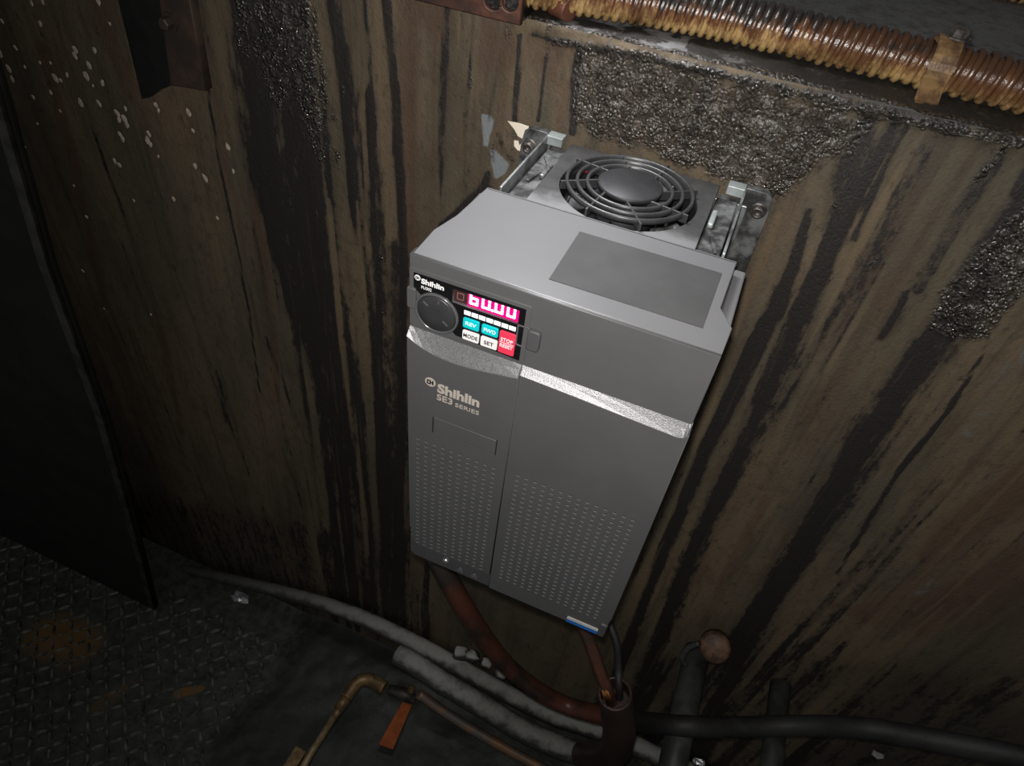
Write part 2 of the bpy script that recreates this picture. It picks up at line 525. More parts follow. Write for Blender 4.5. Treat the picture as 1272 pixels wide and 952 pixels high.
# big tar run left of the inverter
add(tar, poly_mask(X, Z, WQ((275, -10), (283, 80), (292, 150), (308, 225), (330, 285), (350, 350), (388, 480), (402, 570), (408, 650), (416, 760),
                            (470, 760), (462, 600), (446, 480), (420, 330), (414, 220), (404, 130), (390, 50), (385, -10)), .010), .80)
add(tar, streak(X, Z, WP((408, -5, 8), (428, 120, 10), (440, 240, 10), (452, 330, 9), (466, 470, 9), (474, 640, 8), (478, 760, 8))), .85)
add(tar, streak(X, Z, WP((430, 60, 4), (444, 160, 4), (458, 300, 4))), .7)
add(tar, streak(X, Z, WP((478, -5, 7), (484, 60, 7), (491, 130, 8), (497, 230, 8), (501, 330, 8), (498, 500, 9), (494, 640, 8), (490, 770, 8))), 1.0)
add(tar, poly_mask(X, Z, WQ((462, 300), (506, 300), (506, 760), (470, 760), (462, 520)), .008), .50)
add(tar, streak(X, Z, WP((455, 120, 16), (468, 260, 16), (476, 420, 13))), .48)
add(tan, streak(X, Z, WP((408, 270, 4), (424, 420, 6), (440, 540, 6), (452, 640, 6), (458, 700, 5))), 1.0)
add(tar, -streak(X, Z, WP((408, 270, 4), (424, 420, 6), (440, 540, 6), (452, 640, 6))) * .9 + .0, 1)
tar -= .75 * streak(X, Z, WP((408, 250, 3), (424, 420, 6), (440, 540, 7), (452, 640, 6), (458, 720, 5)))
tar -= .6 * streak(X, Z, WP((443, 250, 3), (448, 330, 5), (456, 420, 4), (464, 560, 3)))
add(tan, streak(X, Z, WP((443, 240, 4), (450, 330, 5), (456, 420, 4))), .8)
add(lump, poly_mask(X, Z, WQ((300, -10), (386, -10), (398, 60), (407, 130), (424, 205), (398, 200), (368, 140), (330, 110), (305, 60)), .028), .85)
add(pale, poly_mask(X, Z, WQ((310, -10), (384, -10), (396, 60), (404, 125), (410, 180), (380, 130), (340, 90)), .012), .38)
add(lump, streak(X, Z, WP((470, 320, 7), (478, 420, 8))), .45)
# crack and thin runs on the left of the wall
add(tar, streak(X, Z, WP((257, 112, 1.6), (266, 170, 1.8), (276, 225, 1.8), (286, 275, 1.8), (297, 325, 1.6), (310, 400, 1.6), (322, 490, 1.2))), .95)
add(tar, streak(X, Z, WP((-25, 30, 4), (10, 160, 4), (45, 290, 6), (90, 410, 8), (130, 520, 10), (165, 640, 16), (185, 720, 18))), .8)
add(tar, streak(X, Z, WP((268, 460, 3), (282, 520, 6), (290, 545, 4))), .5)
for u, v, l in ((110, 150, 120), (150, 300, 120), (215, 330, 150), (245, 420, 170), (180, 440, 130), (330, 420, 130), (350, 560, 120), (245, 590, 120)):
    add(tar, streak(X, Z, WP((u, v, 2.5), (u + l * .18, v + l * .5, 4), (u + l * .38, v + l, 2))), .38)
add(rst, streak(X, Z, WP((50, 60, 9), (85, 180, 11), (110, 290, 8), (130, 380, 8))), .75)
add(rst, streak(X, Z, WP((120, -5, 20), (140, 60, 16), (160, 120, 9))), .6)
add(rst, streak(X, Z, WP((310, 230, 9), (325, 320, 12), (338, 420, 9), (345, 500, 5))), .75)
add(rst, streak(X, Z, WP((190, 380, 6), (210, 460, 8), (225, 540, 5))), .6)
add(pale, streak(X, Z, WP((200, 210, 26), (215, 290, 34), (240, 380, 20))), .14)
add(tar, poly_mask(X, Z, WQ((150, 600), (420, 660), (510, 740), (520, 800), (170, 760)), .05), .40)
# wall above the inverter
add(rst, streak(X, Z, WP((520, 10, 20), (600, 60, 30), (700, 70, 20))), .5)
add(rst, streak(X, Z, WP((560, 90, 26), (570, 200, 14))), .35)
add(tar, streak(X, Z, WP((645, 45, 4), (642, 100, 4), (638, 150, 3.5))), .95)
add(tar, streak(X, Z, WP((678, 70, 3), (673, 110, 3.5), (669, 150, 3))), .75)
add(tar, streak(X, Z, WP((718, 65, 4), (714, 110, 6), (711, 165, 5))), .95)
add(rst, streak(X, Z, WP((655, 60, 8), (700, 110, 12), (695, 160, 8))), .6)
add(tar, streak(X, Z, WP((618, 80, 2), (606, 150, 2))), .4)
add(lump, poly_mask(X, Z, WQ((716, 60), (770, 62), (900, 100), (1075, 145), (1060, 185), (1010, 215), (975, 250), (900, 225), (800, 190), (735, 165), (712, 150)), .010), .95)
add(tar, poly_mask(X, Z, WQ((730, 60), (900, 100), (1070, 145), (1020, 215), (980, 240), (930, 200), (760, 160)), .014), .30)
add(lump, streak(X, Z, WP((690, 52, 6), (760, 62, 9), (900, 95, 10), (1050, 132, 9), (1272, 178, 6))), .9)
add(tar, streak(X, Z, WP((662, 42, 4), (690, 50, 5), (900, 92, 6), (1290, 178, 7))), .7)
add(pale, poly_mask(X, Z, WQ((597, 142), (608, 143), (612, 152), (609, 168), (606, 184), (600, 182), (598, 165)), .003), .95)
add(pale, poly_mask(X, Z, WQ((608, 186), (616, 189), (632, 204), (628, 216), (614, 224), (610, 208)), .003), .95)
add(tar, streak(X, Z, WP((618, 165, 5), (626, 190, 6), (636, 200, 4))), .55)
add(tar, streak(X, Z, WP((606, 215, 4), (602, 235, 9), (585, 250, 7), (548, 282, 5))), .95)
add(lump, streak(X, Z, WP((640, 165, 8), (634, 185, 8))), .5)
# tar runs right of the inverter
add(tar, streak(X, Z, WP((1004, 262, 4), (988, 323, 8), (967, 382, 11), (938, 436, 14), (904, 512, 11), (875, 562, 10), (845, 638, 9), (800, 745, 8), (770, 830, 8), (735, 920, 9))), 1.0)
add(tar, streak(X, Z, WP((1075, 150, 14), (1052, 220, 22), (1035, 300, 14), (1009, 365, 15), (980, 436, 20), (958, 480, 19), (925, 554, 17), (883, 638, 16), (840, 740, 15), (800, 850, 15), (760, 950, 15))), .80)
add(tar, streak(X, Z, WP((1003, 375, 8), (975, 440, 13), (955, 482, 12), (925, 554, 11), (883, 638, 10), (840, 740, 10), (800, 850, 11), (765, 950, 12))), 1.0)
tar -= .5 * streak(X, Z, WP((968, 400, 2), (942, 462, 3), (920, 515, 2)))
add(tar, streak(X, Z, WP((1262, 270, 26), (1198, 380, 30), (1156, 441, 30), (1114, 495, 30), (1072, 560, 30), (1030, 630, 30), (985, 705, 26), (935, 790, 24), (895, 870, 24), (840, 1000, 24))), .66)
add(tar, streak(X, Z, WP((1080, 520, 12), (1050, 585, 18), (1015, 650, 20), (985, 705, 18), (935, 790, 17), (895, 870, 17), (840, 1000, 20))), 1.0)
add(tar, streak(X, Z, WP((1140, 425, 9), (1105, 490, 10), (1080, 530, 10))), .85)
add(lump, poly_mask(X, Z, WQ((1215, 310), (1290, 240), (1290, 330), (1240, 410), (1210, 425), (1170, 425), (1160, 390)), .012), .95)
add(lump, streak(X, Z, WP((1250, 178, 6), (1235, 200, 5), (1215, 225, 4))), .8)
add(tar, streak(X, Z, WP((1226, 430, 3), (1178, 512, 3.5), (1122, 579, 3.5), (1080, 646, 3), (1040, 715, 2.5))), .9)
add(tar, streak(X, Z, WP((1124, 365, 5), (1110, 395, 10), (1094, 420, 6))), .75)
add(tar, streak(X, Z, WP((1132, 150, 2.5), (1112, 185, 3), (1080, 250, 4), (1060, 300, 4))), .8)
add(tar, streak(X, Z, WP((1245, 190, 7), (1210, 240, 10), (1170, 310, 9), (1140, 360, 8))), .5)
add(tar, streak(X, Z, WP((1290, 190, 14), (1265, 240, 10))), .8)
add(rst, streak(X, Z, WP((1060, 250, 24), (1000, 350, 10), (960, 470, 6))), .45)
add(rst, streak(X, Z, WP((1200, 200, 18), (1130, 330, 22), (1060, 440, 26), (1000, 560, 16))), .45)
add(rst, streak(X, Z, WP((1268, 610, 24), (1215, 640, 28), (1160, 690, 20))), .9)
add(rst, streak(X, Z, WP((1240, 720, 50), (1140, 770, 50), (1060, 760, 20))), .55)
add(rst, streak(X, Z, WP((950, 620, 8), (900, 720, 8), (870, 780, 6))), .6)
add(tan, streak(X, Z, WP((968, 268, 8), (950, 320, 11), (915, 400, 9), (885, 490, 6), (862, 560, 5))), .55)
add(tan, streak(X, Z, WP((1150, 390, 10), (1105, 450, 8), (1040, 560, 8), (1000, 640, 10), (960, 710, 10))), .5)
add(pale, streak(X, Z, WP((1272, 440, 22), (1235, 490, 26), (1200, 540, 16))), .34)
add(pale, streak(X, Z, WP((1160, 725, 12), (1140, 740, 8))), .4)
add(tan, streak(X, Z, WP((1030, 830, 12), (1090, 810, 12), (1130, 790, 6))), .5)
add(tar, poly_mask(X, Z, WQ((820, 830), (1000, 800), (1290, 860), (1290, 1000), (800, 1000)), .05), .35)
# many thin secondary runs: dark ones beside the big runs, red-brown ones between them
wx = X + .010 * (fbm(X * 9, Z * 6, 61, 3) - .5)
near = np.maximum(sstep(X, -.47, -.36) * (1 - sstep(X, -.16, -.09)), sstep(X, .09, .13) * (1 - sstep(X, .42, .60)))
r1 = fbm(wx * 85, Z * 2.2 + 7, 63, 4); r2 = fbm(wx * 60 + 40, Z * 1.6, 67, 4); r3 = fbm(wx * 38 + 9, Z * 1.3, 71, 4)
tar += .50 * near * sstep(r1, .50, .68)
tar -= .42 * near * sstep(r2, .54, .68) * (tar < .97)
rst += .75 * (.35 + .65 * near) * sstep(r3, .46, .66)
tan += .60 * near * sstep(fbm(wx * 70 + 17, Z * 2, 73, 4), .54, .68)
tar = np.clip(tar, 0, 1); rst = np.clip(rst, 0, 1); tan = np.clip(tan, 0, 1)
ridge = fbm(X * 260, Z * 200, 3, 3) * lump
relief = .0045 * sstep(ridge, .25, .75) + .0012 * np.clip(tar, 0, 1) * fbm(X * 90, Z * 14, 9, 3) + .0020 * fbm(X * 9, Z * 5, 21, 2)
edge_lip = np.exp(-((Z - ZL + .004) / .006) ** 2) * fbm(X * 120, Z * 60, 5, 3) * .006 * (X > -.12)
wl = link('wall_back', grid_mesh(xs, zs, lambda U, V: np.stack([U, .002 - relief - edge_lip, V], -1),
                                 dict(tar=tar, lump=lump, rust=rst, pale=pale, tan=tan), 'wall_back'), wall_mat)
tag(wl, kind='structure')

# flecks of bare pale paint on the left part of the wall
FLECK = [(15, 75, 3), (155, 85, 4), (285, 182, 5), (283, 203, 4), (335, 240, 5), (325, 280, 6), (385, 305, 4), (212, 285, 7), (232, 293, 3), (255, 275, 3),
         (195, 230, 2), (100, 245, 2), (65, 175, 3), (38, 250, 5), (52, 290, 4), (5, 190, 6), (130, 355, 3), (305, 380, 6), (372, 380, 4), (440, 415, 5), (447, 440, 5),
         (466, 435, 6), (475, 458, 5), (470, 400, 3), (450, 495, 4), (460, 512, 4), (552, 518, 6), (563, 532, 4), (557, 490, 4), (592, 575, 2), (430, 592, 4), (448, 606, 4),
         (582, 385, 4), (592, 405, 3), (705, 415, 5), (720, 480, 3), (703, 305, 4), (850, 540, 5), (868, 630, 3), (727, 610, 4), (763, 655, 5), (648, 732, 4), (810, 803, 3),
         (100, 540, 2), (145, 455, 2), (230, 408, 2), (325, 798, 3), (280, 683, 2), (355, 183, 4), (413, 85, 2), (125, 10, 3), (165, 5, 3), (370, 3, 4), (195, 340, 3),
         (350, 315, 2), (500, 738, 2), (155, 230, 2), (312, 999, 3), (390, 1138, 2), (562, 1160, 3)]
for a, b, s in FLECK:
    p = at(a / 2.976, b / 2.976, 1, 0); w = s * .00050
    lp = [(w * random.uniform(.7, 1.1) * math.cos(t * math.pi / 4), w * random.uniform(1.2, 2.2) * math.sin(t * math.pi / 4)) for t in range(8)]
    me = shape2d([lp], .0012, 0, front(-.0015 - .0009 * random.random()) @ Matrix.Rotation(random.uniform(-.1, .5), 4, 'Z'))
    me.transform(Matrix.Translation((p.x, -.001, p.z)))
    link('paint_chip', me, chip_mat, wl)

# ledge on top of the wall
lx = np.concatenate([np.arange(-1.15, -.15, .012), np.arange(-.15, .40, .0035), np.arange(.40, 1.2, .012)])
ly = np.concatenate([np.arange(0.0, .14, .0035), np.arange(.14, .75, .012)])
LX, LY = np.meshgrid(lx, ly)
lt = np.zeros_like(LX); ll = np.zeros_like(LX)
add(lt, 1 - sstep(LY + .02 * fbm(LX * 30, LY * 30, 4), .085, .115))
lt -= .9 * poly_mask(LX, LY, LQ((675, 30), (760, 22), (880, 55), (862, 72), (780, 52), (700, 50)), .006) * sstep(fbm(LX * 60, LY * 60, 12), .3, .5)
lt -= .5 * poly_mask(LX, LY, LQ((880, 60), (940, 68), (930, 84), (890, 78)), .006) * sstep(fbm(LX * 60, LY * 60, 15), .3, .55)
lt = np.clip(lt, 0, 1)
add(ll, (1 - sstep(LY, .0, .012)) * .9)
zz = np.zeros_like(LX)
lg = link('trim_1', grid_mesh(lx, ly, lambda U, V: np.stack([U, V, ZL + .0035 * lt * fbm(U * 70, V * 70, 31, 3) - .0015 * (V < .001)], -1),
                              dict(tar=lt, lump=ll, rust=zz, pale=zz, tan=zz), 'ledge'), ledge_mat)
tag(lg, kind='structure')

# ------------------------------------------------------------------ floor
m, nt, N, L, p_ = node_mat('oily_tread_plate')
fa = noise(nt, 9, detail=5); fb = noise(nt, 70, detail=6)
pt = N.new('ShaderNodeAttribute'); pt.attribute_name = 'rust'
c = mixc(nt, ramp(nt, fb, .35, .7), (.075, .082, .072), (.030, .033, .029))
c = mixc(nt, ramp(nt, math_n(nt, 'ADD', pt.outputs['Fac'], math_n(nt, 'MULTIPLY_ADD', fb, .9, -.45)), .25, .8), c, (.21, .115, .035))
L.new(c, p_.inputs['Base Color'])
L.new(math_n(nt, 'MULTIPLY_ADD', fa, .4, .38), p_.inputs['Roughness'])
bump(nt, fb, .5, .003, p_)
floor_mat = m
sa = N.new('ShaderNodeAttribute'); sa.attribute_name = 'sludge'
L.new(mixc(nt, math_n(nt, 'MULTIPLY', sa.outputs['Fac'], .75), c, mixc(nt, fb, (.012, .013, .012), (.030, .031, .028))), p_.inputs['Base Color'])
fx = np.concatenate([np.arange(-1.6, -.9, .02), np.arange(-.9, .15, .007), np.arange(.15, 1.2, .02)])
fy = np.arange(-.75, .02, .007)
FX, FY = np.meshgrid(fx, fy)


def FQ(u, v, w=0):
    q = at(u, v, 2, ZF); return (q.x, q.y, w)


frust = streak(FX, FY, [FQ(60, 790, .07), FQ(95, 800, .07)], .9) * .75
add(frust, streak(FX, FY, [FQ(222, 862, .012), FQ(250, 856, .008)], .6), .95)
add(frust, streak(FX, FY, [FQ(165, 850, .02), FQ(120, 880, .03)], .9), .45)
sl = sstep(FX + .10 * (fbm(FX * 8, FY * 8, 41) - .5), -.46, -.40)
hz = ZF + sl * (.004 + .022 * fbm(FX * 14, FY * 14, 51, 4)) + .012 * sl * sstep(FY, -.12, .0)
hz = hz + (1 - sl) * .003 * sstep(fbm(FX * 25, FY * 25, 77, 3), .5, .8)
fl_ = link('floor', grid_mesh(fx, fy, lambda U, V: np.stack([U, V, hz], -1), dict(rust=frust, sludge=sl), 'floor'), floor_mat)
tag(fl_, kind='structure')

# raised lugs of the tread plate
bm = bmesh.new()
Ll, Lw, Lh = .0125, .0034, .0030
for sx, sz in ((1, 0), (.62, 1)):
    pass
b0 = [bm.verts.new((x, y, 0)) for x, y in ((-Ll, 0), (-Ll * .55, -Lw), (Ll * .55, -Lw), (Ll, 0), (Ll * .55, Lw), (-Ll * .55, Lw))]
b1 = [bm.verts.new((v.co.x * .72, v.co.y * .45, Lh)) for v in b0]
for k in range(6): bm.faces.new((b0[k], b0[(k + 1) % 6], b1[(k + 1) % 6], b1[k]))
bm.faces.new(b1)
lug_me = mesh_from(bm, 'tread_lug')
lug_mat = simple('tread_lug_steel', (.26, .265, .23), .34, metal=.35, col2=(.05, .052, .045), scale=60, rvar=.3)
lug_me.materials.append(lug_mat)
P = .021; cand = []
RT = R
for i in range(-70, 20):
    for j in range(-40, 0):
        x = i * P; y = j * P
        d = RT @ (np.array([x, y, ZF]) - CP); u = 636 + FPX * d[0] / d[2]; v = 476 + FPX * d[1] / d[2]
        if -25 < u < 470 and 660 < v < 985 and x < -.36 + .05 * random.random() and y < -.08:
            if x > -.46 and random.random() < .6: continue
            if x < -.73 and y > -.125: continue
            if random.random() < .06: continue
            cand.append((d[2], x, y, (i + j) % 2))
cand.sort()
for dd, x, y, k in cand[:298]:
    o = bpy.data.objects.new('tread_lug', lug_me); COL.objects.link(o); o.parent = fl_
    o.location = (x, y, ZF - .0002); o.rotation_euler = (0, 0, math.radians(45 if k else -45) + random.uniform(-.06, .06))
if len(cand) > 298:
    bm = bmesh.new()
    for dd, x, y, k in cand[298:]:
        t = lug_me.copy(); t.transform(Matrix.Translation((x, y, ZF)) @ Matrix.Rotation(math.radians(45 if k else -45), 4, 'Z')); bm.from_mesh(t)
        bpy.data.meshes.remove(t)
    o = link('far_tread_lugs', mesh_from(bm, 'lugs'), lug_mat, fl_); tag(o, kind='stuff')

# ------------------------------------------------------------------ dark panel at the left
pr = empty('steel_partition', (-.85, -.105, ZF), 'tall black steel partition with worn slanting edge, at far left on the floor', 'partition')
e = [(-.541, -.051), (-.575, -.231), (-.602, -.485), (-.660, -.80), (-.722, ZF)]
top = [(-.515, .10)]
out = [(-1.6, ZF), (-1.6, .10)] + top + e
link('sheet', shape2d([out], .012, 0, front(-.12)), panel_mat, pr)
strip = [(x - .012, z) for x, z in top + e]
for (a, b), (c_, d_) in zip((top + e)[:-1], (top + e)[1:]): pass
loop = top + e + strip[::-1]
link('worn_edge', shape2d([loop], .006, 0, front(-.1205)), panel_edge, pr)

# ------------------------------------------------------------------ the inverter
HW = .095
inv = empty('frequency_inverter', (0, -.1, -.33), 'dark grey inverter box with lit keypad and top fan, mounted on the wall', 'inverter')


def part(name, me, mat, parent=inv, smooth=False, label=None):
    o = link(name, me, mat, parent, smooth)
    if label: o['label'] = label
    return o


# heat sink: back plate, two sheet sides, fins
bm = bmesh.new()
box(bm, -.084, .084, -.010, -.0005, -.325, -.0100, .0006)
part('heat_sink', mesh_from(bm, 'hs'), alu)
for s in (-1, 1):
    x = .0785 * s
    part('side_sheet', shape2d([rrect(-.105, -.006, -.32, .0025, .001)], .0018, .0003,
         Matrix(((0, 0, 1, x + .0009), (1, 0, 0, 0), (0, 1, 0, 0), (0, 0, 0, 1)))), alu)
    part('top_lip', boxm(min(x, x - s * .013), max(x, x - s * .013), -.012, -.0015, -.004, .0032, bevel=.0005), alu_pale)
bm = bmesh.new()
for k in range(19): box(bm, -.066 + k * .0073, -.0645 + k * .0073, -.10, -.010, -.30, -.045)
part('cooling_fins', mesh_from(bm, 'fins'), alu)
# rail strips beside the fan (dirty)
for s in (-1, 1):
    part('fan_rail', boxm(*sorted((s * .0765, s * .0605)), -.104, -.012, -.016, -.0075, bevel=.001), flange_mat)
    part('rail_clip', boxm(*sorted((s * .0655, s * .0615)), -.062, -.040, -.0075, -.0035, bevel=.0012), alu_pale if s > 0 else flange_mat)
for x, y, a in ((.070, -.083, .3), (-.069, -.06, -.2), (-.068, -.036, .5)):
    bm = bmesh.new(); box(bm, -.0012, .0012, -.011, .011, -.0075, -.0055, .0004)
    me = mesh_from(bm, 'rib'); me.transform(Matrix.Translation((x, y, 0)) @ Matrix.Rotation(a, 4, 'Z'))
    part('rail_rib', me, flange_mat)
# mounting flanges with bolts
for s in (-1, 1):
    lp = [(.076, -.33), (.1005, -.33), (.1005, -.010), (.0985, .0005), (.094, .0035), (.080, .0035), (.076, .0)]
    if s < 0: lp = [(-a, b) for a, b in lp][::-1]
    f = part('mounting_flange', shape2d([lp], .0075, .0006, front(-.0085)), flange_mat)
    cx, cz = .0925 * s, -.011
    bm = bmesh.new()
    lathe(bm, [(.0062, 0), (.0062, .0012), (.0035, .0014), (.0035, .0012), (0, .0012)], front(-.0084) @ Matrix.Translation((cx, cz, 0)), 24)
    w = part('washer', mesh_from(bm, 'washer'), bolt_mat, f)
    bm = bmesh.new()
    lathe(bm, [(.0044, 0), (.0044, .0040), (.0036, .0046), (.0026, .0046), (.0024, .0020), (0, .0020)], front(-.0096) @ Matrix.Translation((cx, cz, 0)), 20)
    part('bolt', mesh_from(bm, 'bolt'), bolt_mat, f)

# fan: frame plate with a round opening, rotor, guard
FC = (.0010, -.0540); FR = .0503
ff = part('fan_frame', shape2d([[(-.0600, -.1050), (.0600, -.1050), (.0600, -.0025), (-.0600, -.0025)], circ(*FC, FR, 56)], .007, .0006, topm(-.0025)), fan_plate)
bm = bmesh.new()
lathe(bm, [(FR + .001, -.010), (FR + .001, -.034), (FR + .003, -.034), (FR + .003, -.010)], Matrix.Translation((*FC, 0)), 48)
part('fan_shroud', mesh_from(bm, 'shroud'), fan_black)
rot = part('fan_rotor', None or (lambda b: (lathe(b, [(0, -.0125), (.020, -.0125), (.0215, -.014), (.0215, -.032), (0, -.032)], Matrix.Translation((*FC, 0)), 36), mesh_from(b, 'hub'))[1])(bmesh.new()), fan_black)
for k in range(7):
    a0 = 2 * math.pi * k / 7 + .3
    bm = bmesh.new(); g = []
    for i in range(6):
        r = .0205 + (.0470 - .0205) * i / 5
        row = []
        for j in range(4):
            a = a0 + (j / 3 - .5) * .62 + .22 * (i / 5)
            row.append(bm.verts.new((FC[0] + r * math.cos(a), FC[1] + r * math.sin(a), -.016 - .012 * j / 3)))
        g.append(row)
    for i in range(5):
        for j in range(3): bm.faces.new((g[i][j], g[i + 1][j], g[i + 1][j + 1], g[i][j + 1]))
    bmesh.ops.solidify(bm, geom=bm.faces, thickness=.0008)
    part('fan_blade', mesh_from(bm, 'blade'), simple('blade_plastic', (.03, .03, .032), .35, var=.2), rot, True)
gd = part('fan_guard', (lambda b: (lathe(b, [(0, .0012), (.0225, .0012), (.0236, .0004), (.0236, -.0022), (0, -.0022)], Matrix.Translation((*FC, .0038)), 40), mesh_from(b, 'disc'))[1])(bmesh.new()), fan_black)
for r in (.0308, .0382, .0456):
    bm = bmesh.new()
    pts = [Vector((FC[0] + r * math.cos(t * math.pi / 28), FC[1] + r * math.sin(t * math.pi / 28), 0)) for t in range(57)]
    t_ = .00125
    lathe(bm, [(r - t_, -.0040), (r - t_, -.0008), (r - t_ * .4, -.0002), (r + t_ * .4, -.0002), (r + t_, -.0008), (r + t_, -.0040), (r - t_, -.0040)],
          Matrix.Translation((*FC, .0042)), 56)
    part('guard_ring', mesh_from(bm, 'ring'), guard_mat, gd)
for k in range(8):
    a = math.radians(45 * k + 8)
    p0 = Vector((FC[0] + .0215 * math.cos(a), FC[1] + .0215 * math.sin(a), .0016)); a2 = a + .28
    p1 = Vector((FC[0] + .0500 * math.cos(a2), FC[1] + .0512 * math.sin(a2), .0016))
    bm = bmesh.new(); box(bm, 0, (p1 - p0).length, -.0008, .0008, -.0046, .0020, .0003)
    me = mesh_from(bm, 'spoke'); me.transform(Matrix.Translation(p0) @ Matrix.Rotation(math.atan2(p1.y - p0.y, p1.x - p0.x), 4, 'Z'))
    part('guard_spoke', me, guard_mat, gd)
# red wire seen through the guard
bm = bmesh.new(); tube(bm, smooth_path([(-.040, -.034, -.0075), (-.034, -.028, -.0065), (-.028, -.025, -.0068), (-.020, -.022, -.010)], 5), .0009, 6)
part('fan_wire', mesh_from(bm, 'wire'), simple('red_wire', (.55, .03, .05), .4), inv)

# housings
part('main_housing', boxm(-HW + .001, HW - .001, -.196, -.100, -.325, -.012, bevel=.0015), plastic)
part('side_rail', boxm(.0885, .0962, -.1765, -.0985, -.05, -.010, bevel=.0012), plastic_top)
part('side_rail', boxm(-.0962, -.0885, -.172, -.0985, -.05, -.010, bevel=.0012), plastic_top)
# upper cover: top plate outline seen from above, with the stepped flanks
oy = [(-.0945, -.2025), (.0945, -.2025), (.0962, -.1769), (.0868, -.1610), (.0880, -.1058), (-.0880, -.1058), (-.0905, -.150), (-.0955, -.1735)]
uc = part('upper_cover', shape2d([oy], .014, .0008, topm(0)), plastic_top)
part('cover_seam', boxm(-.087, .087, -.1082, -.1076, -.0004, .00012), dark_gap, uc)
DX0, DX1, DZ0, DZ1 = -.0660, -.0222, -.0247, -.0140      # display window
fascia = [(-.0958, -.0565), (.0945, -.0565), (.0945, -.0006), (-.0958, -.0002)]
part('upper_fascia', shape2d([fascia, rrect(DX0, DX1, DZ0, DZ1)], .009, .0007, front(-.2045)), plastic, label='dark grey plastic fascia around the keypad')
part('label_sticker', shape2d([[(-.0128, -.1862), (.0805, -.1857), (.0812, -.1250), (-.0130, -.1266)]], .0006, .0001, topm(.0004)), sticker, uc, label='blank matte grey sticker on the top')

# keypad
kp = part('control_panel', shape2d([rrect(-.0957, -.0150, -.0540, -.0088, .001), rrect(DX0, DX1, DZ0, DZ1)], .0016, .0004, front(-.2052)), plastic)
face = [(-.0925, -.0240), (-.0925, -.0120), (-.0185, -.0120), (-.0185, -.0526), (-.0630, -.0505), (-.066, -.0480), (-.0905, -.0300)]
kf = part('keypad_face', shape2d([[(-.0925, -.0225), (-.0625, -.0500), (-.0182, -.0526), (-.0182, -.0118), (-.0925, -.0118)], rrect(DX0, DX1, DZ0, DZ1)], .0005, 0, front(-.2056)), gloss_black, kp)
dm = front(-.2056)
bm = bmesh.new()
M = dm @ Matrix.Translation((-.0760, -.0372, 0))
lathe(bm, [(.0152, 0), (.0152, .0012), (.0146, .0018), (.0138, .0016), (.0134, .0006), (.0134, 0)], M, 48)
dl = part('dial', mesh_from(bm, 'dialrim'), dial_rim, kp)
bm = bmesh.new()
lathe(bm, [(.0132, 0), (.0132, .0012), (.0126, .0018), (.0040, .0014), (0, .0013)], M, 48)
part('dial_cap', mesh_from(bm, 'dialcap'), dial_mat, dl)
mk = simple('dial_mark', (.10, .10, .105), .4)
for a, r0, r1 in ((140, .0075, .0115), (-35, .006, .0105), (80, .009, .0115)):
    bm = bmesh.new(); box(bm, r0, r1, -.0004, .0004, .0008, .0021, 0)
    me = mesh_from(bm, 'mk'); me.transform(M @ Matrix.Rotation(math.radians(a), 4, 'Z')); part('dial_mark', me, mk, dl)

dsp = part('display', boxm(DX0 - .0005, DX1 + .0005, -.2034, -.2015, DZ0 - .0030, DZ1 + .0003), smoke, kp)
dz0, dz1 = -.0290, -.0160
part('lit_field', shape2d([rrect(-.0566, DX1 + .0003, dz0 + .0015, DZ1)], .0002, 0, front(-.2036)), magenta, dsp)
SEG = {'6': 'afedcg', '0': 'abcdef'}


def digit(ch, cx, z0, z1, w, mat, segs=None):
    t = .0017; zm = (z0 + z1) / 2; h = w / 2
    g = {'a': (cx - h, cx + h, z1 - t, z1), 'd': (cx - h, cx + h, z0, z0 + t), 'g': (cx - h, cx + h, zm - t / 2, zm + t / 2),
         'b': (cx + h - t, cx + h, zm, z1), 'c': (cx + h - t, cx + h, z0, zm), 'e': (cx - h, cx - h + t, z0, zm), 'f': (cx - h, cx - h + t, zm, z1)}
    return join([shape2d([rrect(*g[s], .0007, 3)], .0002, 0, front(-.2039)) for s in segs or SEG[ch]], 'digit')


# the window sits deep, so its upper edge hides the tops of the figures
for ch, cx in (('6', -.0523), ('0', -.0442), ('0', -.0357), ('0', -.0277)):
    part('digit', digit(ch, cx, -.0228, -.0128, .0060, digit_on), digit_on, dsp)
part('decimal_point', shape2d([circ(-.0399, -.0222, .0010, 12)], .0002, 0, front(-.2039)), digit_on, dsp)
fr = shape2d([rrect(-.0635, -.0590, -.0222, -.0172), rrect(-.0631, -.0594, -.0218, -.0176)], .0002, 0, front(-.2039))
part('unlit_digit', fr, digit_off, dsp, label='unlit reddish first digit')
kx0, kx1 = -.0577, -.0226
step = (kx1 - kx0) / 7
for k in range(7):
    part('indicator_bar', shape2d([rrect(kx0 + k * step + .0003, kx0 + (k + 1) * step - .0004, -.0303, -.0272)], .0004, 0, front(-.2059)), led_white, kp)


def key(x0, x1, z0, z1, mat, rows, tm, bar=False):
    o = part('key', shape2d([rrect(x0, x1, z0, z1, .0010, 3)], .0012, .0002, front(-.2066)), mat, kp)
    for s, a, b, c_, d_ in rows:
        part('lettering', text_mesh(s, x0 + a, x0 + b, z0 + c_, z0 + d_, front(-.2066), bold=.015), tm, o)
    if bar: part('divider', shape2d([rrect(x0 + .0006, x1 - .0006, z0 + .0086, z0 + .0090)], .0002, 0, front(-.2067)), tm, o)
    return o


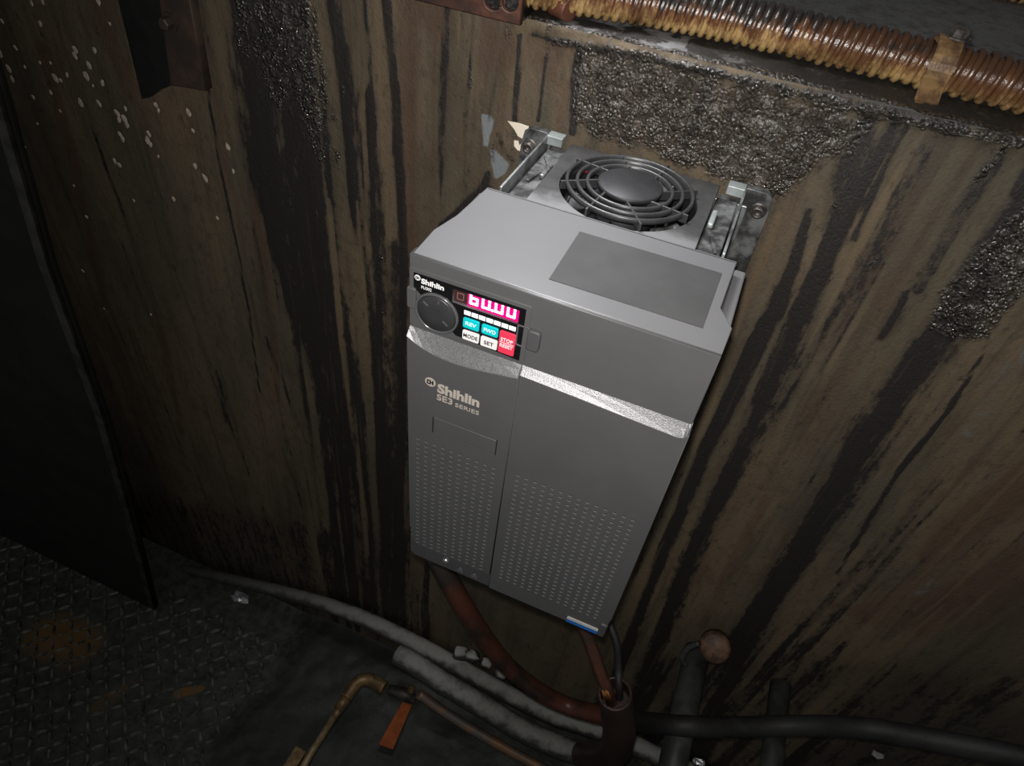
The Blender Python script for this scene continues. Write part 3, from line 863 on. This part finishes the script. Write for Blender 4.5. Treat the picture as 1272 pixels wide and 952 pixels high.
key(-.0575, -.0465, -.0401, -.0324, cyan_key, [('REV', .0018, .0092, .0026, .0053)], white_print)
key(-.0448, -.0337, -.0398, -.0325, cyan_key, [('FWD', .0016, .0096, .0022, .0050)], white_print)
key(-.0574, -.0460, -.0498, -.0424, white_key, [('MODE', .0008, .0106, .0022, .0052)], black_print)
key(-.0448, -.0335, -.0500, -.0423, white_key, [('SET', .0024, .0090, .0022, .0052)], black_print)
key(-.0327, -.0220, -.0502, -.0327, red_key, [('STOP', .0012, .0094, .0098, .0126), ('RESET', .0010, .0097, .0050, .0078)], white_print, True)


def emblem(cx, cz, rx, rz, y, mat, mark, parent):
    o = part('emblem', shape2d([circ(cx, cz, rx, 28, rz)], .0003, 0, front(y)), mat, parent)
    ms = []
    for a, b, c_, d_ in ((-.62, -.38, -.5, .5), (-.62, -.12, -.5, -.28), (-.12, .12, -.5, .5), (-.38, -.1, .26, .5), (.36, .60, -.5, .5), (.1, .6, -.12, .12)):
        ms.append(shape2d([rrect(cx + a * rx, cx + b * rx, cz + c_ * rz, cz + d_ * rz)], .0002, 0, front(y - .0002)))
    part('emblem_mark', join(ms, 'mark'), mark, o)


emblem(-.0897, -.0147, .0020, .0020, -.2058, white_print, black_print, kp)
part('lettering', text_mesh('Shihlin', -.0871, -.0716, -.0180, -.0141, front(-.2057), bold=.035), white_print, kp)
part('lettering', text_mesh('PU302', -.0870, -.0800, -.0218, -.0196, front(-.2057), bold=.01), white_print, kp)
# the two finger clips that hold the keypad
part('panel_clip', shape2d([rrect(-.0966, -.0904, -.0390, -.0232, .0014)], .0030, .0006, front(-.2072)), plastic, label='left finger clip of the keypad')
part('panel_clip', shape2d([rrect(-.0150, -.0066, -.0400, -.0245, .0022)], .0042, .0012, front(-.2078)), plastic_vent, label='right finger clip of the keypad')
part('clip_frame', shape2d([rrect(-.0222, -.0140, -.0405, -.0240, .001), rrect(-.0212, -.0150, -.0395, -.0250, .001)], .0008, .0002, front(-.2062)), plastic, kp)

# silver trim: a strip that leans back between the fascia and the lower covers
YL = -.2090
low = [(-.0958, -.0618), (-.0900, -.0650), (-.0830, -.0678), (-.0755, -.0698), (-.068, -.0706), (-.060, -.0708), (-.052, -.0703), (-.044, -.0693), (-.036, -.0681), (-.028, -.0665), (-.0165, -.0640), (-.0150, -.0610), (.020, -.0622), (.060, -.0643), (.0890, -.0656), (.0920, -.0645), (.0938, -.0620), (.0946, -.0580)]
bm = bmesh.new()
row = []
for x, z in low:
    q = ((x, -.2030, -.0545), (x, -.2060, -.0545 + (z + .0545) * .52), (x, -.2092, z), (x, -.200, z), (x, -.200, -.0545))
    row.append([bm.verts.new(c_) for c_ in q])
for i in range(len(row) - 1):
    for k in range(5):
        f = bm.faces.new((row[i][k], row[i + 1][k], row[i + 1][(k + 1) % 5], row[i][(k + 1) % 5]))
bm.faces.new(row[0]); bm.faces.new(row[-1])
part('trim_band', mesh_from(bm, 'trim'), trim_mat, label='glittery silver trim strip across the front')

# lower covers: left one with the wordmark, right one; both with rows of vent slots
zb = -.3300
left = [(-.0958, -.0622)] + [(x, z - .0003) for x, z in low[1:10]] + [(-.0165, -.0643), (-.0154, -.0660), (-.0154, -.3085), (-.0860, -.3085), (-.0905, -.3050), (-.0945, -.2950), (-.0918, -.2880), (-.0950, -.2830)]
lc = part('lower_cover', shape2d([left], .012, .0007, front(YL)), plastic, label='left lower cover with beige wordmark')
right = [(-.0150, -.0612), (.020, -.0624), (.060, -.0645), (.0890, -.0658), (.0922, -.0647), (.0942, -.0622), (.0952, -.0620), (.0956, -.2970), (.0945, -.3050), (.0925, -.3250), (.0890, -.3290), (-.0150, -.3290)]
rc = part('terminal_cover', shape2d([right], .012, .0007, front(YL)), plastic, label='right lower cover, plain above its vents')
sk = [(-.0945, -.2905), (-.0885, -.3015), (-.0850, -.3060), (-.0150, -.3060), (-.0150, -.3290), (-.0905, -.3290), (-.0950, -.3240)]
bs = part('bottom_skirt', shape2d([sk], .009, .0007, front(YL + .0012)), plastic_vent)
emblem(-.0777, -.0962, .0041, .0040, YL - .0002, beige_print, black_print, lc)
part('lettering', text_mesh('Shihlin', -.0722, -.0404, -.1035, -.0945, front(YL - .0001), bold=.04), beige_print, lc)
part('lettering', text_mesh('SE3', -.0724, -.0604, -.1108, -.1050, front(YL - .0001), bold=.012), beige_print, lc)
part('lettering', text_mesh('SERIES', -.0582, -.0401, -.1110, -.1072, front(YL - .0001), bold=.0), beige_print, lc)
# latch tab cut into the left cover
part('latch_tab', shape2d([rrect(-.0742, -.0250, -.1440, -.1302, .0006)], .0012, .0004, front(YL - .0003)), plastic, lc)
part('latch_slot', boxm(-.0752, -.0744, YL - .0003, YL + .002, -.1470, -.1300), dark_gap, lc)
part('latch_slot', boxm(-.0250, -.0242, YL - .0003, YL + .002, -.1455, -.1290), dark_gap, lc)


def slots(x0, x1, z0, z1, nc, nr, parent, cut=None):
    bm = bmesh.new()
    for i in range(nc):
        for j in range(nr):
            x = x0 + (x1 - x0) * i / (nc - 1); z = z0 + (z1 - z0) * j / (nr - 1)
            if cut and cut(x, z): continue
            w = .00150; h = .00050; y = YL - .00005
            v = [bm.verts.new(q) for q in ((x - w, y, z - h), (x + w, y, z - h), (x + w * .7, y, z + h), (x - w * .7, y, z + h))]
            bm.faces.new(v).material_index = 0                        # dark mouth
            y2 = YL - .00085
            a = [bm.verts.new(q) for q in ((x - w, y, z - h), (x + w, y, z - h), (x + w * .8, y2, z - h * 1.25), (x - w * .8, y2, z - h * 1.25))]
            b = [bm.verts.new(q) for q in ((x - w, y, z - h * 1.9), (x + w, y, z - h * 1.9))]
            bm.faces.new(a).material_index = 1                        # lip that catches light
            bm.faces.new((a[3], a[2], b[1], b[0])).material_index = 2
    bmesh.ops.recalc_face_normals(bm, faces=bm.faces)
    me = bpy.data.meshes.new('slots'); bm.to_mesh(me); bm.free()
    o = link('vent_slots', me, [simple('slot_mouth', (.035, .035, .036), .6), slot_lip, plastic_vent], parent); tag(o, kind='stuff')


slots(-.0868, -.0242, -.1602, -.3025, 10, 26, lc)
slots(-.0052, .0823, -.1580, -.3030, 14, 26, rc)
# screw, warning marks, bottom corner of the right cover, blue and white tag
bm = bmesh.new(); lathe(bm, [(.0026, 0), (.0026, .0014), (.0018, .002), (0, .0021)], front(YL + .0010) @ Matrix.Translation((-.0584, -.3150, 0)), 16)
part('screw', mesh_from(bm, 'screw'), simple('bright_screw', (.85, .85, .85), .2, metal=.8), bs)
for cx in (-.0440, -.0300):
    tri = [(cx - .0040, -.3240), (cx + .0040, -.3240), (cx, -.3175)]; tr2 = [(cx - .0022, -.3229), (cx + .0022, -.3229), (cx, -.3193)]
    part('warning_mark', shape2d([tri, tr2], .0005, 0, front(YL + .0008)), simple('embossed_grey', (.16, .16, .165), .35), bs)
    part('warning_mark', shape2d([rrect(cx - .0003, cx + .0003, -.3226, -.3205)], .0005, 0, front(YL + .0008)), simple('embossed_grey', (.16, .16, .165), .35), bs)
part('corner_foot', boxm(.0880, .0950, -.2105, -.198, -.3290, -.3080, bevel=.002), plastic_vent)
part('white_tag', shape2d([rrect(.0600, .0885, -.3235, -.3195, .0006)], .0006, 0, front(YL - .0006)), simple('white_tag', (.72, .70, .66), .5), rc)
part('blue_tag', shape2d([rrect(.0600, .0885, -.3285, -.3235, .0006)], .0006, 0, front(YL - .0006)), blue_tag, rc)
part('base_plate', boxm(-.094, .093, -.200, -.012, -.328, -.322), plastic_vent)

# ------------------------------------------------------------------ cream scrap behind the left flange
def on_wall(pts, y): return [(at(u, v, 1, y).x, at(u, v, 1, y).z) for u, v in pts]


o = link('paper_scrap', shape2d([on_wall([(634, 147), (648, 150), (660, 154), (657, 163), (654, 170), (647, 166), (642, 157)], 0)], .0008, 0, front(-.006)), cream)
tag(rebase(o), 'torn cream scrap on the wall at the upper left mounting flange, the larger one', 'scrap')
o = link('paper_scrap', shape2d([on_wall([(642, 171), (647, 172), (648, 177), (652, 174), (651, 185), (646, 183), (642, 178)], 0)], .0008, 0, front(-.006)), cream)
tag(rebase(o), 'tiny cream scrap below the larger torn one beside the left mounting flange', 'scrap')

# ------------------------------------------------------------------ rusty bracket, top left
br = empty('steel_bracket', (-.46, -.004, -.08), 'rusty steel bracket with a bolt, fixed high on the wall at left', 'bracket')
link('flange', shape2d([on_wall([(195, -22), (212, 106), (228, 108), (255, 113), (232, -18)], -.012)], .010, .0006, front(-.012)), rust_dim, br)
w = link('web', shape2d([on_wall([(141, -22), (176, 123), (186, 121), (198, 112), (213, 106), (197, -22)], -.006)], .006, .0004, front(-.006)), web_steel, br)
w['label'] = 'dark left side of the bracket'
bp = at(212, 27, 1, -.012)
bm = bmesh.new(); lathe(bm, [(.009, 0), (.009, .002), (.0055, .002), (.0055, .009), (.0045, .010), (0, .010)], front(-.012) @ Matrix.Translation((bp.x, bp.z, 0)), 6, smooth=False)
link('bolt', mesh_from(bm, 'bolt'), rust_dim, br)

# ------------------------------------------------------------------ rusty beam on the wall top
bb = empty('rusty_beam', (-.28, .0, .079), 'rust red flat beam with two holes lying along the top of the wall', 'beam')
h1 = at(612, 3, 1, -.014); h2 = at(633, 4, 1, -.014)
lp = [(-.55, .078), (-.1095, .0775), (-.1095, .125), (-.55, .125)]
link('face_plate', shape2d([lp, circ(h1.x, h1.z, .0065, 16, .0055), circ(h2.x, h2.z, .0065, 16, .006)], .006, .0008, front(-.014)), rust, bb)
link('core', boxm(-.55, -.110, -.0075, .03, .0785, .124), hole_mat, bb)

# ------------------------------------------------------------------ ribbed conduit along the ledge
m, nt, N, L, p_ = node_mat('oil_stained_conduit')
g = N.new('ShaderNodeNewGeometry'); sx = N.new('ShaderNodeSeparateXYZ'); L.new(g.outputs['Position'], sx.inputs[0])
h = math_n(nt, 'ADD', sx.outputs[2], math_n(nt, 'MULTIPLY_ADD', noise(nt, 75, (1.6, 1, .6), detail=6, rough=.75), .044, -.022))
f1 = ramp(nt, h, ZL + .007, ZL + .020); f2 = ramp(nt, h, ZL + .018, ZL + .026)
c = mixc(nt, f1, (.54, .36, .155), (.13, .052, .020))                 # bare straw-coloured ribs where the oil never reached
c = mixc(nt, f2, c, (.022, .018, .016))                             # oil soaked crown
gr = ramp(nt, noise(nt, 20, detail=5, off=(3, 0, 0)), .42, .60)
c = mixc(nt, math_n(nt, 'MULTIPLY', math_n(nt, 'MULTIPLY', gr, .8), ramp(nt, h, ZL - .002, ZL + .012)), c, (.085, .036, .016))
L.new(c, p_.inputs['Base Color']); p_.inputs['Roughness'].default_value = .27; p_.inputs['Specular IOR Level'].default_value = .6
bump(nt, noise(nt, 300), .35, .0012, p_)
cond_mat = m
cr = empty('ribbed_conduit', (.07, .04, ZL), 'oil-stained straw and brown ribbed conduit clamped along the ledge, top right', 'conduit')
path = smooth_path([(-.112, .012, ZL + .019), (-.07, .022, ZL + .019), (.0, .040, ZL + .018), (.08, .046, ZL + .017), (.17, .044, ZL + .017), (.25, .038, ZL + .017), (.40, .03, ZL + .017)], 24)
CRr = .0155
bm = bmesh.new(); tube(bm, path, CRr * .86, 16)
link('inner_hose', mesh_from(bm, 'hose'), cond_mat, cr)
bm = bmesh.new(); n1, n2 = 20, 6
vv = [[None] * n2 for _ in range(n1)]
for i in range(n1):
    a = 2 * math.pi * i / n1
    for j in range(n2):
        b = 2 * math.pi * j / n2; rr = CRr - .0012 + .0017 * math.cos(b)
        vv[i][j] = bm.verts.new((rr * math.cos(a), rr * math.sin(a), .0024 * math.sin(b)))
for i in range(n1):
    for j in range(n2):
        bm.faces.new((vv[i][j], vv[(i + 1) % n1][j], vv[(i + 1) % n1][(j + 1) % n2], vv[i][(j + 1) % n2])).smooth = True
rib_me = mesh_from(bm, 'rib'); rib_me.materials.append(cond_mat)
d = 0; nxt = 0
for a, b in zip(path[:-1], path[1:]):
    s = (b - a).length
    while nxt <= d + s:
        p = a.lerp(b, (nxt - d) / s)
        o = bpy.data.objects.new('rib', rib_me); COL.objects.link(o); o.parent = cr
        o.location = p - cr.location
        dirv = (b - a).normalized() + Vector((0, .0, -.16))
        o.rotation_euler = (dirv.to_track_quat('Z', 'Y').to_matrix().to_euler())
        sc_ = random.uniform(.97, 1.04); o.scale = (sc_, sc_, random.uniform(.9, 1.1))
        nxt += .0064 + .0016 * max(0, min(1, (p.x - .05) / .12))
    d += s
# strap clamp over the conduit
cl = empty('strap_clamp', (.168, .040, ZL), 'tan metal strap clamp with a bolt, holding the ribbed conduit', 'clamp')
bm = bmesh.new(); rows = []
ax = Vector((.1685, .0445, ZL + .017)); ro = .0190
prof = [(-.030, -.0160), (-.0255, -.0155)] + [(-ro * math.cos(math.radians(t)), ro * math.sin(math.radians(t))) for t in range(-25, 156, 15)] + [(.030, -.0160)]
for sgn in (0, 1):
    rows.append([])
    for (py, pz) in prof:
        k = 1.0 if not sgn else .93
        rows[-1].append((py * k, pz * k if pz > -.015 else pz - (.0012 if sgn else 0)))
V = []
for r_ in rows:
    V.append([[bm.verts.new((ax.x + xo + .05 * 0, ax.y + py, ax.z + pz)) for xo in (-.0075, .0075)] for py, pz in r_])
for i in range(len(prof) - 1):
    o_, i_ = V[0], V[1]
    bm.faces.new((o_[i][0], o_[i][1], o_[i + 1][1], o_[i + 1][0])); bm.faces.new((i_[i][0], i_[i + 1][0], i_[i + 1][1], i_[i][1]))
    for e_ in (0, 1): bm.faces.new((o_[i][e_], o_[i + 1][e_], i_[i + 1][e_], i_[i][e_]))
for i in (0, len(prof) - 1): bm.faces.new((V[0][i][0], V[0][i][1], V[1][i][1], V[1][i][0]))
link('strap', mesh_from(bm, 'strap'), simple('tan_strap', (.27, .17, .075), .4, metal=.2, col2=(.10, .055, .028), scale=90, bumps=.3), cl)
bm = bmesh.new()
lathe(bm, [(.0085, 0), (.0085, .001), (.0060, .0012), (.0060, .0060), (.0045, .0068), (0, .0068)], Matrix.Translation((ax.x + .004, ax.y, ax.z + ro - .0006)), 8, smooth=False)
link('bolt', mesh_from(bm, 'cb'), bolt_mat, cl)
# bits hanging off the conduit's left end
o = link('pipe_stub', (lambda b: (tube(b, smooth_path([(-.128, .035, ZL + .010), (-.105, .020, ZL + .010), (-.080, .008, ZL + .009)], 6), .008, 10, wob=.2), mesh_from(b, 'stub'))[1])(bmesh.new()), rust)
tag(rebase(o), 'short rusty pipe stub between the beam end and the ribbed conduit', 'pipe')
# second conduit in the far corner
r2 = empty('ribbed_conduit', (.34, .375, ZL), 'second rusty ribbed conduit lying further back on the ledge, top right corner', 'conduit')
bm = bmesh.new(); tube(bm, [Vector((.20, .385, ZL + .014)), Vector((.50, .375, ZL + .014))], .0125, 14)
link('inner_hose', mesh_from(bm, 'h2'), rust, r2)
for k in range(40):
    o = bpy.data.objects.new('rib', rib_me); COL.objects.link(o); o.parent = r2
    o.location = Vector((.205 + k * .0072, .385 - k * .00025, ZL + .014)) - r2.location; o.rotation_euler = (0, math.pi / 2, 0); o.scale = (.9, .9, 1)

# ------------------------------------------------------------------ cables under the inverter
def cable(name, px, rad, mat, label, cat='cable', n=8, seg=12, wob=.04):
    pts = [at(u, v, 1, y) for u, v, y in px]
    bm = bmesh.new(); sp = smooth_path(pts, n)
    tube(bm, sp, rad, seg, wob=wob)
    o = link(name, mesh_from(bm, name), mat)
    return tag(rebase(o), label, cat)


pts = [at(u, v, 1, y) for u, v, y in [(541, 690, -.13), (560, 725, -.135), (590, 775, -.13), (625, 822, -.12), (665, 856, -.11), (705, 877, -.10), (750, 889, -.105), (800, 897, -.118),
                                     (850, 902, -.122), (908, 904, -.095), (968, 902, -.070), (1020, 902, -.062), (1080, 906, -.065), (1160, 920, -.06), (1290, 945, -.06)]]
sp = smooth_path(pts, 8)
bm = bmesh.new(); tube(bm, sp, .0122, 12, wob=.04)
xm = at(752, 888, 1, -.09).x
for f in bm.faces: f.material_index = 0 if f.calc_center_median().x < xm else 1
o = link('power_cable', mesh_from(bm, 'power_cable'), [cable_red, cable_black])
tag(rebase(o), 'thick cable, red-brown where it leaves the inverter, black along the protruding bars', 'cable')
cable('motor_cable', [(722, 770, -.15), (735, 805, -.16), (747, 838, -.168), (756, 860, -.172), (762, 882, -.166)], .0064, cable_red,
      'thin reddish cable dropping from the right underside into the upright conduit mouth')
cable('motor_cable', [(755, 770, -.12), (766, 800, -.135), (768, 832, -.150), (769, 856, -.163), (771, 878, -.160)], .0042, cable_black,
      'thin black cable looping behind the reddish one into the upright conduit')
bm = bmesh.new()
for k in range(6):
    a = at(748 + k * 1.5, 858 + (k % 3), 1, -.186); b = at(750 + k * 1.7, 868 + (k % 2) * 2, 1, -.185)
    tube(bm, [a, b], .0007, 5)
o = link('copper_strands', mesh_from(bm, 'strands'), copper_end); tag(rebase(o), 'bare orange copper strands at the mouth of the upright conduit', 'wire', kind='stuff')

# upright conduit mouth with elbow, joined to the lower dusty pipe
ee = empty('elbow_conduit', at(757, 940, 1, -.06), 'thick dusty conduit in front, turning up in a dark brown elbow with an open mouth', 'conduit')
bm = bmesh.new()
pts = [at(764, 862, 1, -.172), at(767, 885, 1, -.166), at(769, 912, 1, -.155), at(759, 936, 1, -.120), at(726, 938, 1, -.072)]
tube(bm, smooth_path(pts, 6), [.0185 + .0035 * k / 24 for k in range(25)], 18, cap=False)
mouth = smooth_path([pts[0], pts[1]], 4)
rings = [mouth[0], mouth[0] + (mouth[0] - mouth[1]).normalized() * .001]
tube(bm, mouth[::-1], .0155, 18, cap=False)
tube(bm, [mouth[2], mouth[3]], .0153, 18, cap=True)
lathe(bm, [(.0153, .0), (.0155, .0015), (.0180, .0015), (.0187, .0)], Matrix.Translation(mouth[0]) @ (mouth[0] - mouth[1]).to_track_quat('Z', 'Y').to_matrix().to_4x4(), 18)
link('elbow', mesh_from(bm, 'elbow'), riser_mat, ee)
bm = bmesh.new()
tube(bm, smooth_path([at(*q) for q in ((494, 814, 1, -.064), (512, 823, 1, -.066), (540, 842, 1, -.07), (590, 872, 1, -.07), (650, 908, 1, -.07), (700, 930, 1, -.068), (735, 940, 1, -.066))], 6), .0185, 16, wob=.05)
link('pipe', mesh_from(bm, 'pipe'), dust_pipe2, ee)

# ------------------------------------------------------------------ pipes at the foot of the wall
def pipe(name, pts, rad, mat, label, cat='pipe', seg=16, n=6, wob=.05):
    bm = bmesh.new(); tube(bm, smooth_path(pts, n), rad, seg, wob=wob)
    return tag(rebase(link(name, mesh_from(bm, name), mat)), label, cat)


PP = [at(u, v, 1, -.020) for u, v in ((186, 701), (250, 712), (360, 738), (440, 764), (520, 802), (600, 846), (680, 887), (760, 914), (860, 960), (960, 1010))]
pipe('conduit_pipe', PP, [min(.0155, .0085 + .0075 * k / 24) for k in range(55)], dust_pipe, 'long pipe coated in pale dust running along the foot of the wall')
PP = [at(*q) for q in ((520, 862, 1, -.09), (560, 890, 1, -.09), (610, 920, 1, -.09), (680, 958, 1, -.09))]
thin = pipe('thin_pipe', PP, .0085, simple('grey_tube', (.14, .13, .12), .5, metal=.3, col2=(.30, .16, .08), scale=22), 'thin grey and brass pipe running down from the orange valve')
# lumps of debris lying on the dusty pipe
rng = random.Random(5)
for k, (u, v) in enumerate(((572, 812), (586, 816), (604, 824), (622, 838), (640, 843))):
    p = at(u, v, 1, -.030); bm = bmesh.new()
    bmesh.ops.create_icosphere(bm, subdivisions=2, radius=.013 - .001 * k)
    for v_ in bm.verts: v_.co = Vector((v_.co.x * 1.25, v_.co.y, v_.co.z * .75)) * rng.uniform(.6, 1.15) + p
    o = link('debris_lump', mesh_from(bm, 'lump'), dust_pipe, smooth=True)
    tag(rebase(o), '%s grey debris crumb from the left on the long dusty pipe' % ('largest, first', 'second', 'middle, third', 'fourth', 'smallest, fifth')[k], 'debris', 'debris crumbs on the dusty pipe')

# bars that stick out of the wall, under the black cable
def bar(x, z, r, y1, label):
    bm = bmesh.new(); tube(bm, [Vector((x, .0, z)), Vector((x, -.10, z)), Vector((x, y1, z))], r, 18)
    return tag(link('support_bar', mesh_from(bm, 'bar'), bar_mat), label, 'bar')


bar(.232, -.648, .017, -.26, 'grey steel bar sticking out of the wall under the rusty end block')
bar(.345, -.648, .0135, -.24, 'second, darker steel bar sticking out of the wall right of the block')
# rusty cut end beside the first bar
eb = empty('rusty_end_block', (.245, -.02, -.64), 'rusty cut stub end with a dark collar, above the first bar', 'stub')
c0 = at(888, 806, 1, -.03)
bm = bmesh.new(); lathe(bm, [(0, .0), (.016, .0), (.0195, -.003), (.0195, -.026), (0, -.026)], Matrix.Translation(c0) @ Vector((-.1, -.55, .6)).to_track_quat('Z', 'Y').to_matrix().to_4x4(), 14)
link('stub', mesh_from(bm, 'stub'), simple('cut_rust', (.15, .075, .040), .6, col2=(.045, .027, .018), scale=90, bumps=.5), eb)
c1 = at(863, 812, 1, -.035)
bm = bmesh.new(); tube(bm, smooth_path([c1 + Vector((-.002, 0, .028)), c1 + Vector((-.012, -.004, .012)), c1 + Vector((-.012, -.006, -.012)), c1 + Vector((-.004, -.006, -.024))], 4), .004, 8)
link('collar', mesh_from(bm, 'collar'), bar_mat, eb)

# ------------------------------------------------------------------ brass fittings on the floor
ZB = ZF + .03
bf = empty('brass_elbow', at(455, 848, 2, ZB), 'brass pipe elbow on the floor, its pale rod pointing at the viewer', 'fitting')
pts = [at(478, 855, 2, ZB), at(462, 846, 2, ZB), at(447, 846, 2, ZB), at(436, 858, 2, ZB), at(430, 868, 2, ZB)]
bm = bmesh.new(); tube(bm, smooth_path(pts, 6), [.0125] * 8 + [.0115] * 17, 14)
link('elbow', mesh_from(bm, 'elb'), brass, bf)
bm = bmesh.new(); tube(bm, [at(432, 866, 2, ZB), at(420, 882, 2, ZB)], .0095, 12)
tube(bm, [at(424, 878, 2, ZB), at(414, 892, 2, ZB)], .0070, 12)
link('nipple', mesh_from(bm, 'nip'), brass, bf)
bm = bmesh.new(); tube(bm, [at(416, 889, 2, ZB), at(384, 940, 2, ZB), at(370, 964, 2, ZB)], .0062, 10)
link('rod', mesh_from(bm, 'rod'), brass_rod, bf)
a = at(375, 932, 2, ZB); b = at(352, 968, 2, ZB)
bm = bmesh.new(); box(bm, -.011, .011, 0, (b - a).length, -.011, .011, .002)
me = mesh_from(bm, 'blk'); me.transform(Matrix.Translation(a) @ Matrix.Rotation(math.atan2(b.y - a.y, b.x - a.x) - math.pi / 2, 4, 'Z'))
link('end_block', me, brass, bf)
vh = empty('ball_valve', at(510, 862, 2, ZB), 'small brass valve with a flat orange lever handle, on the floor', 'valve')
bm = bmesh.new(); tube(bm, [at(482, 856, 2, ZB), at(500, 862, 2, ZB), at(516, 870, 2, ZB)], [.0085, .012, .0085], 12)
link('body', mesh_from(bm, 'vb'), simple('grey_fitting', (.12, .11, .09), .5, metal=.3, col2=(.05, .045, .04), scale=60), vh)
q = at(511, 861, 2, ZB); bm = bmesh.new(); lathe(bm, [(.0075, 0), (.0075, .016), (.005, .019), (0, .019)], Matrix.Translation(q), 8, smooth=False)
link('stem_nut', mesh_from(bm, 'nut'), brass, vh)
zt = ZB + .015
hp = [at(500, 872, 2, zt), at(512, 876, 2, zt), at(488, 931, 2, zt), at(470, 925, 2, zt)]
link('handle', shape2d([[(p.x, p.y) for p in hp]], .005, .001, topm(zt)), handle_mat, vh)

# ------------------------------------------------------------------ loose scraps
def scrap(px, z_or_y, ax_, size, mat, name, label, seed):
    rg = random.Random(seed); p = at(*px, ax_, z_or_y); bm = bmesh.new()
    bmesh.ops.create_icosphere(bm, subdivisions=2, radius=size)
    for v in bm.verts: v.co = Vector((v.co.x * 1.3, v.co.y * .8, v.co.z * .6)) * rg.uniform(.6, 1.25) + p
    return tag(rebase(link(name, mesh_from(bm, name), mat)), label, 'scrap')


scrap((298, 742), ZF + .010, 2, .016, foil, 'foil_scrap', 'crumpled silvery scrap on the dark floor near the wall, left', 1)
scrap((868, 947), -.60, 2, .006, foil, 'foil_scrap', 'tiny pale scrap low beside the first steel bar', 2)
o = scrap((1092, 908), -.064, 1, .009, simple('pale_tape', (.30, .29, .27), .5, var=.3), 'tape_scrap', 'pale scrap stuck to the black cable at lower right', 3)
scrap((1090, 938), -.03, 1, .006, simple('pale_tape', (.30, .29, .27), .5, var=.3), 'tape_scrap', 'pale sliver on the wall below the black cable', 4)
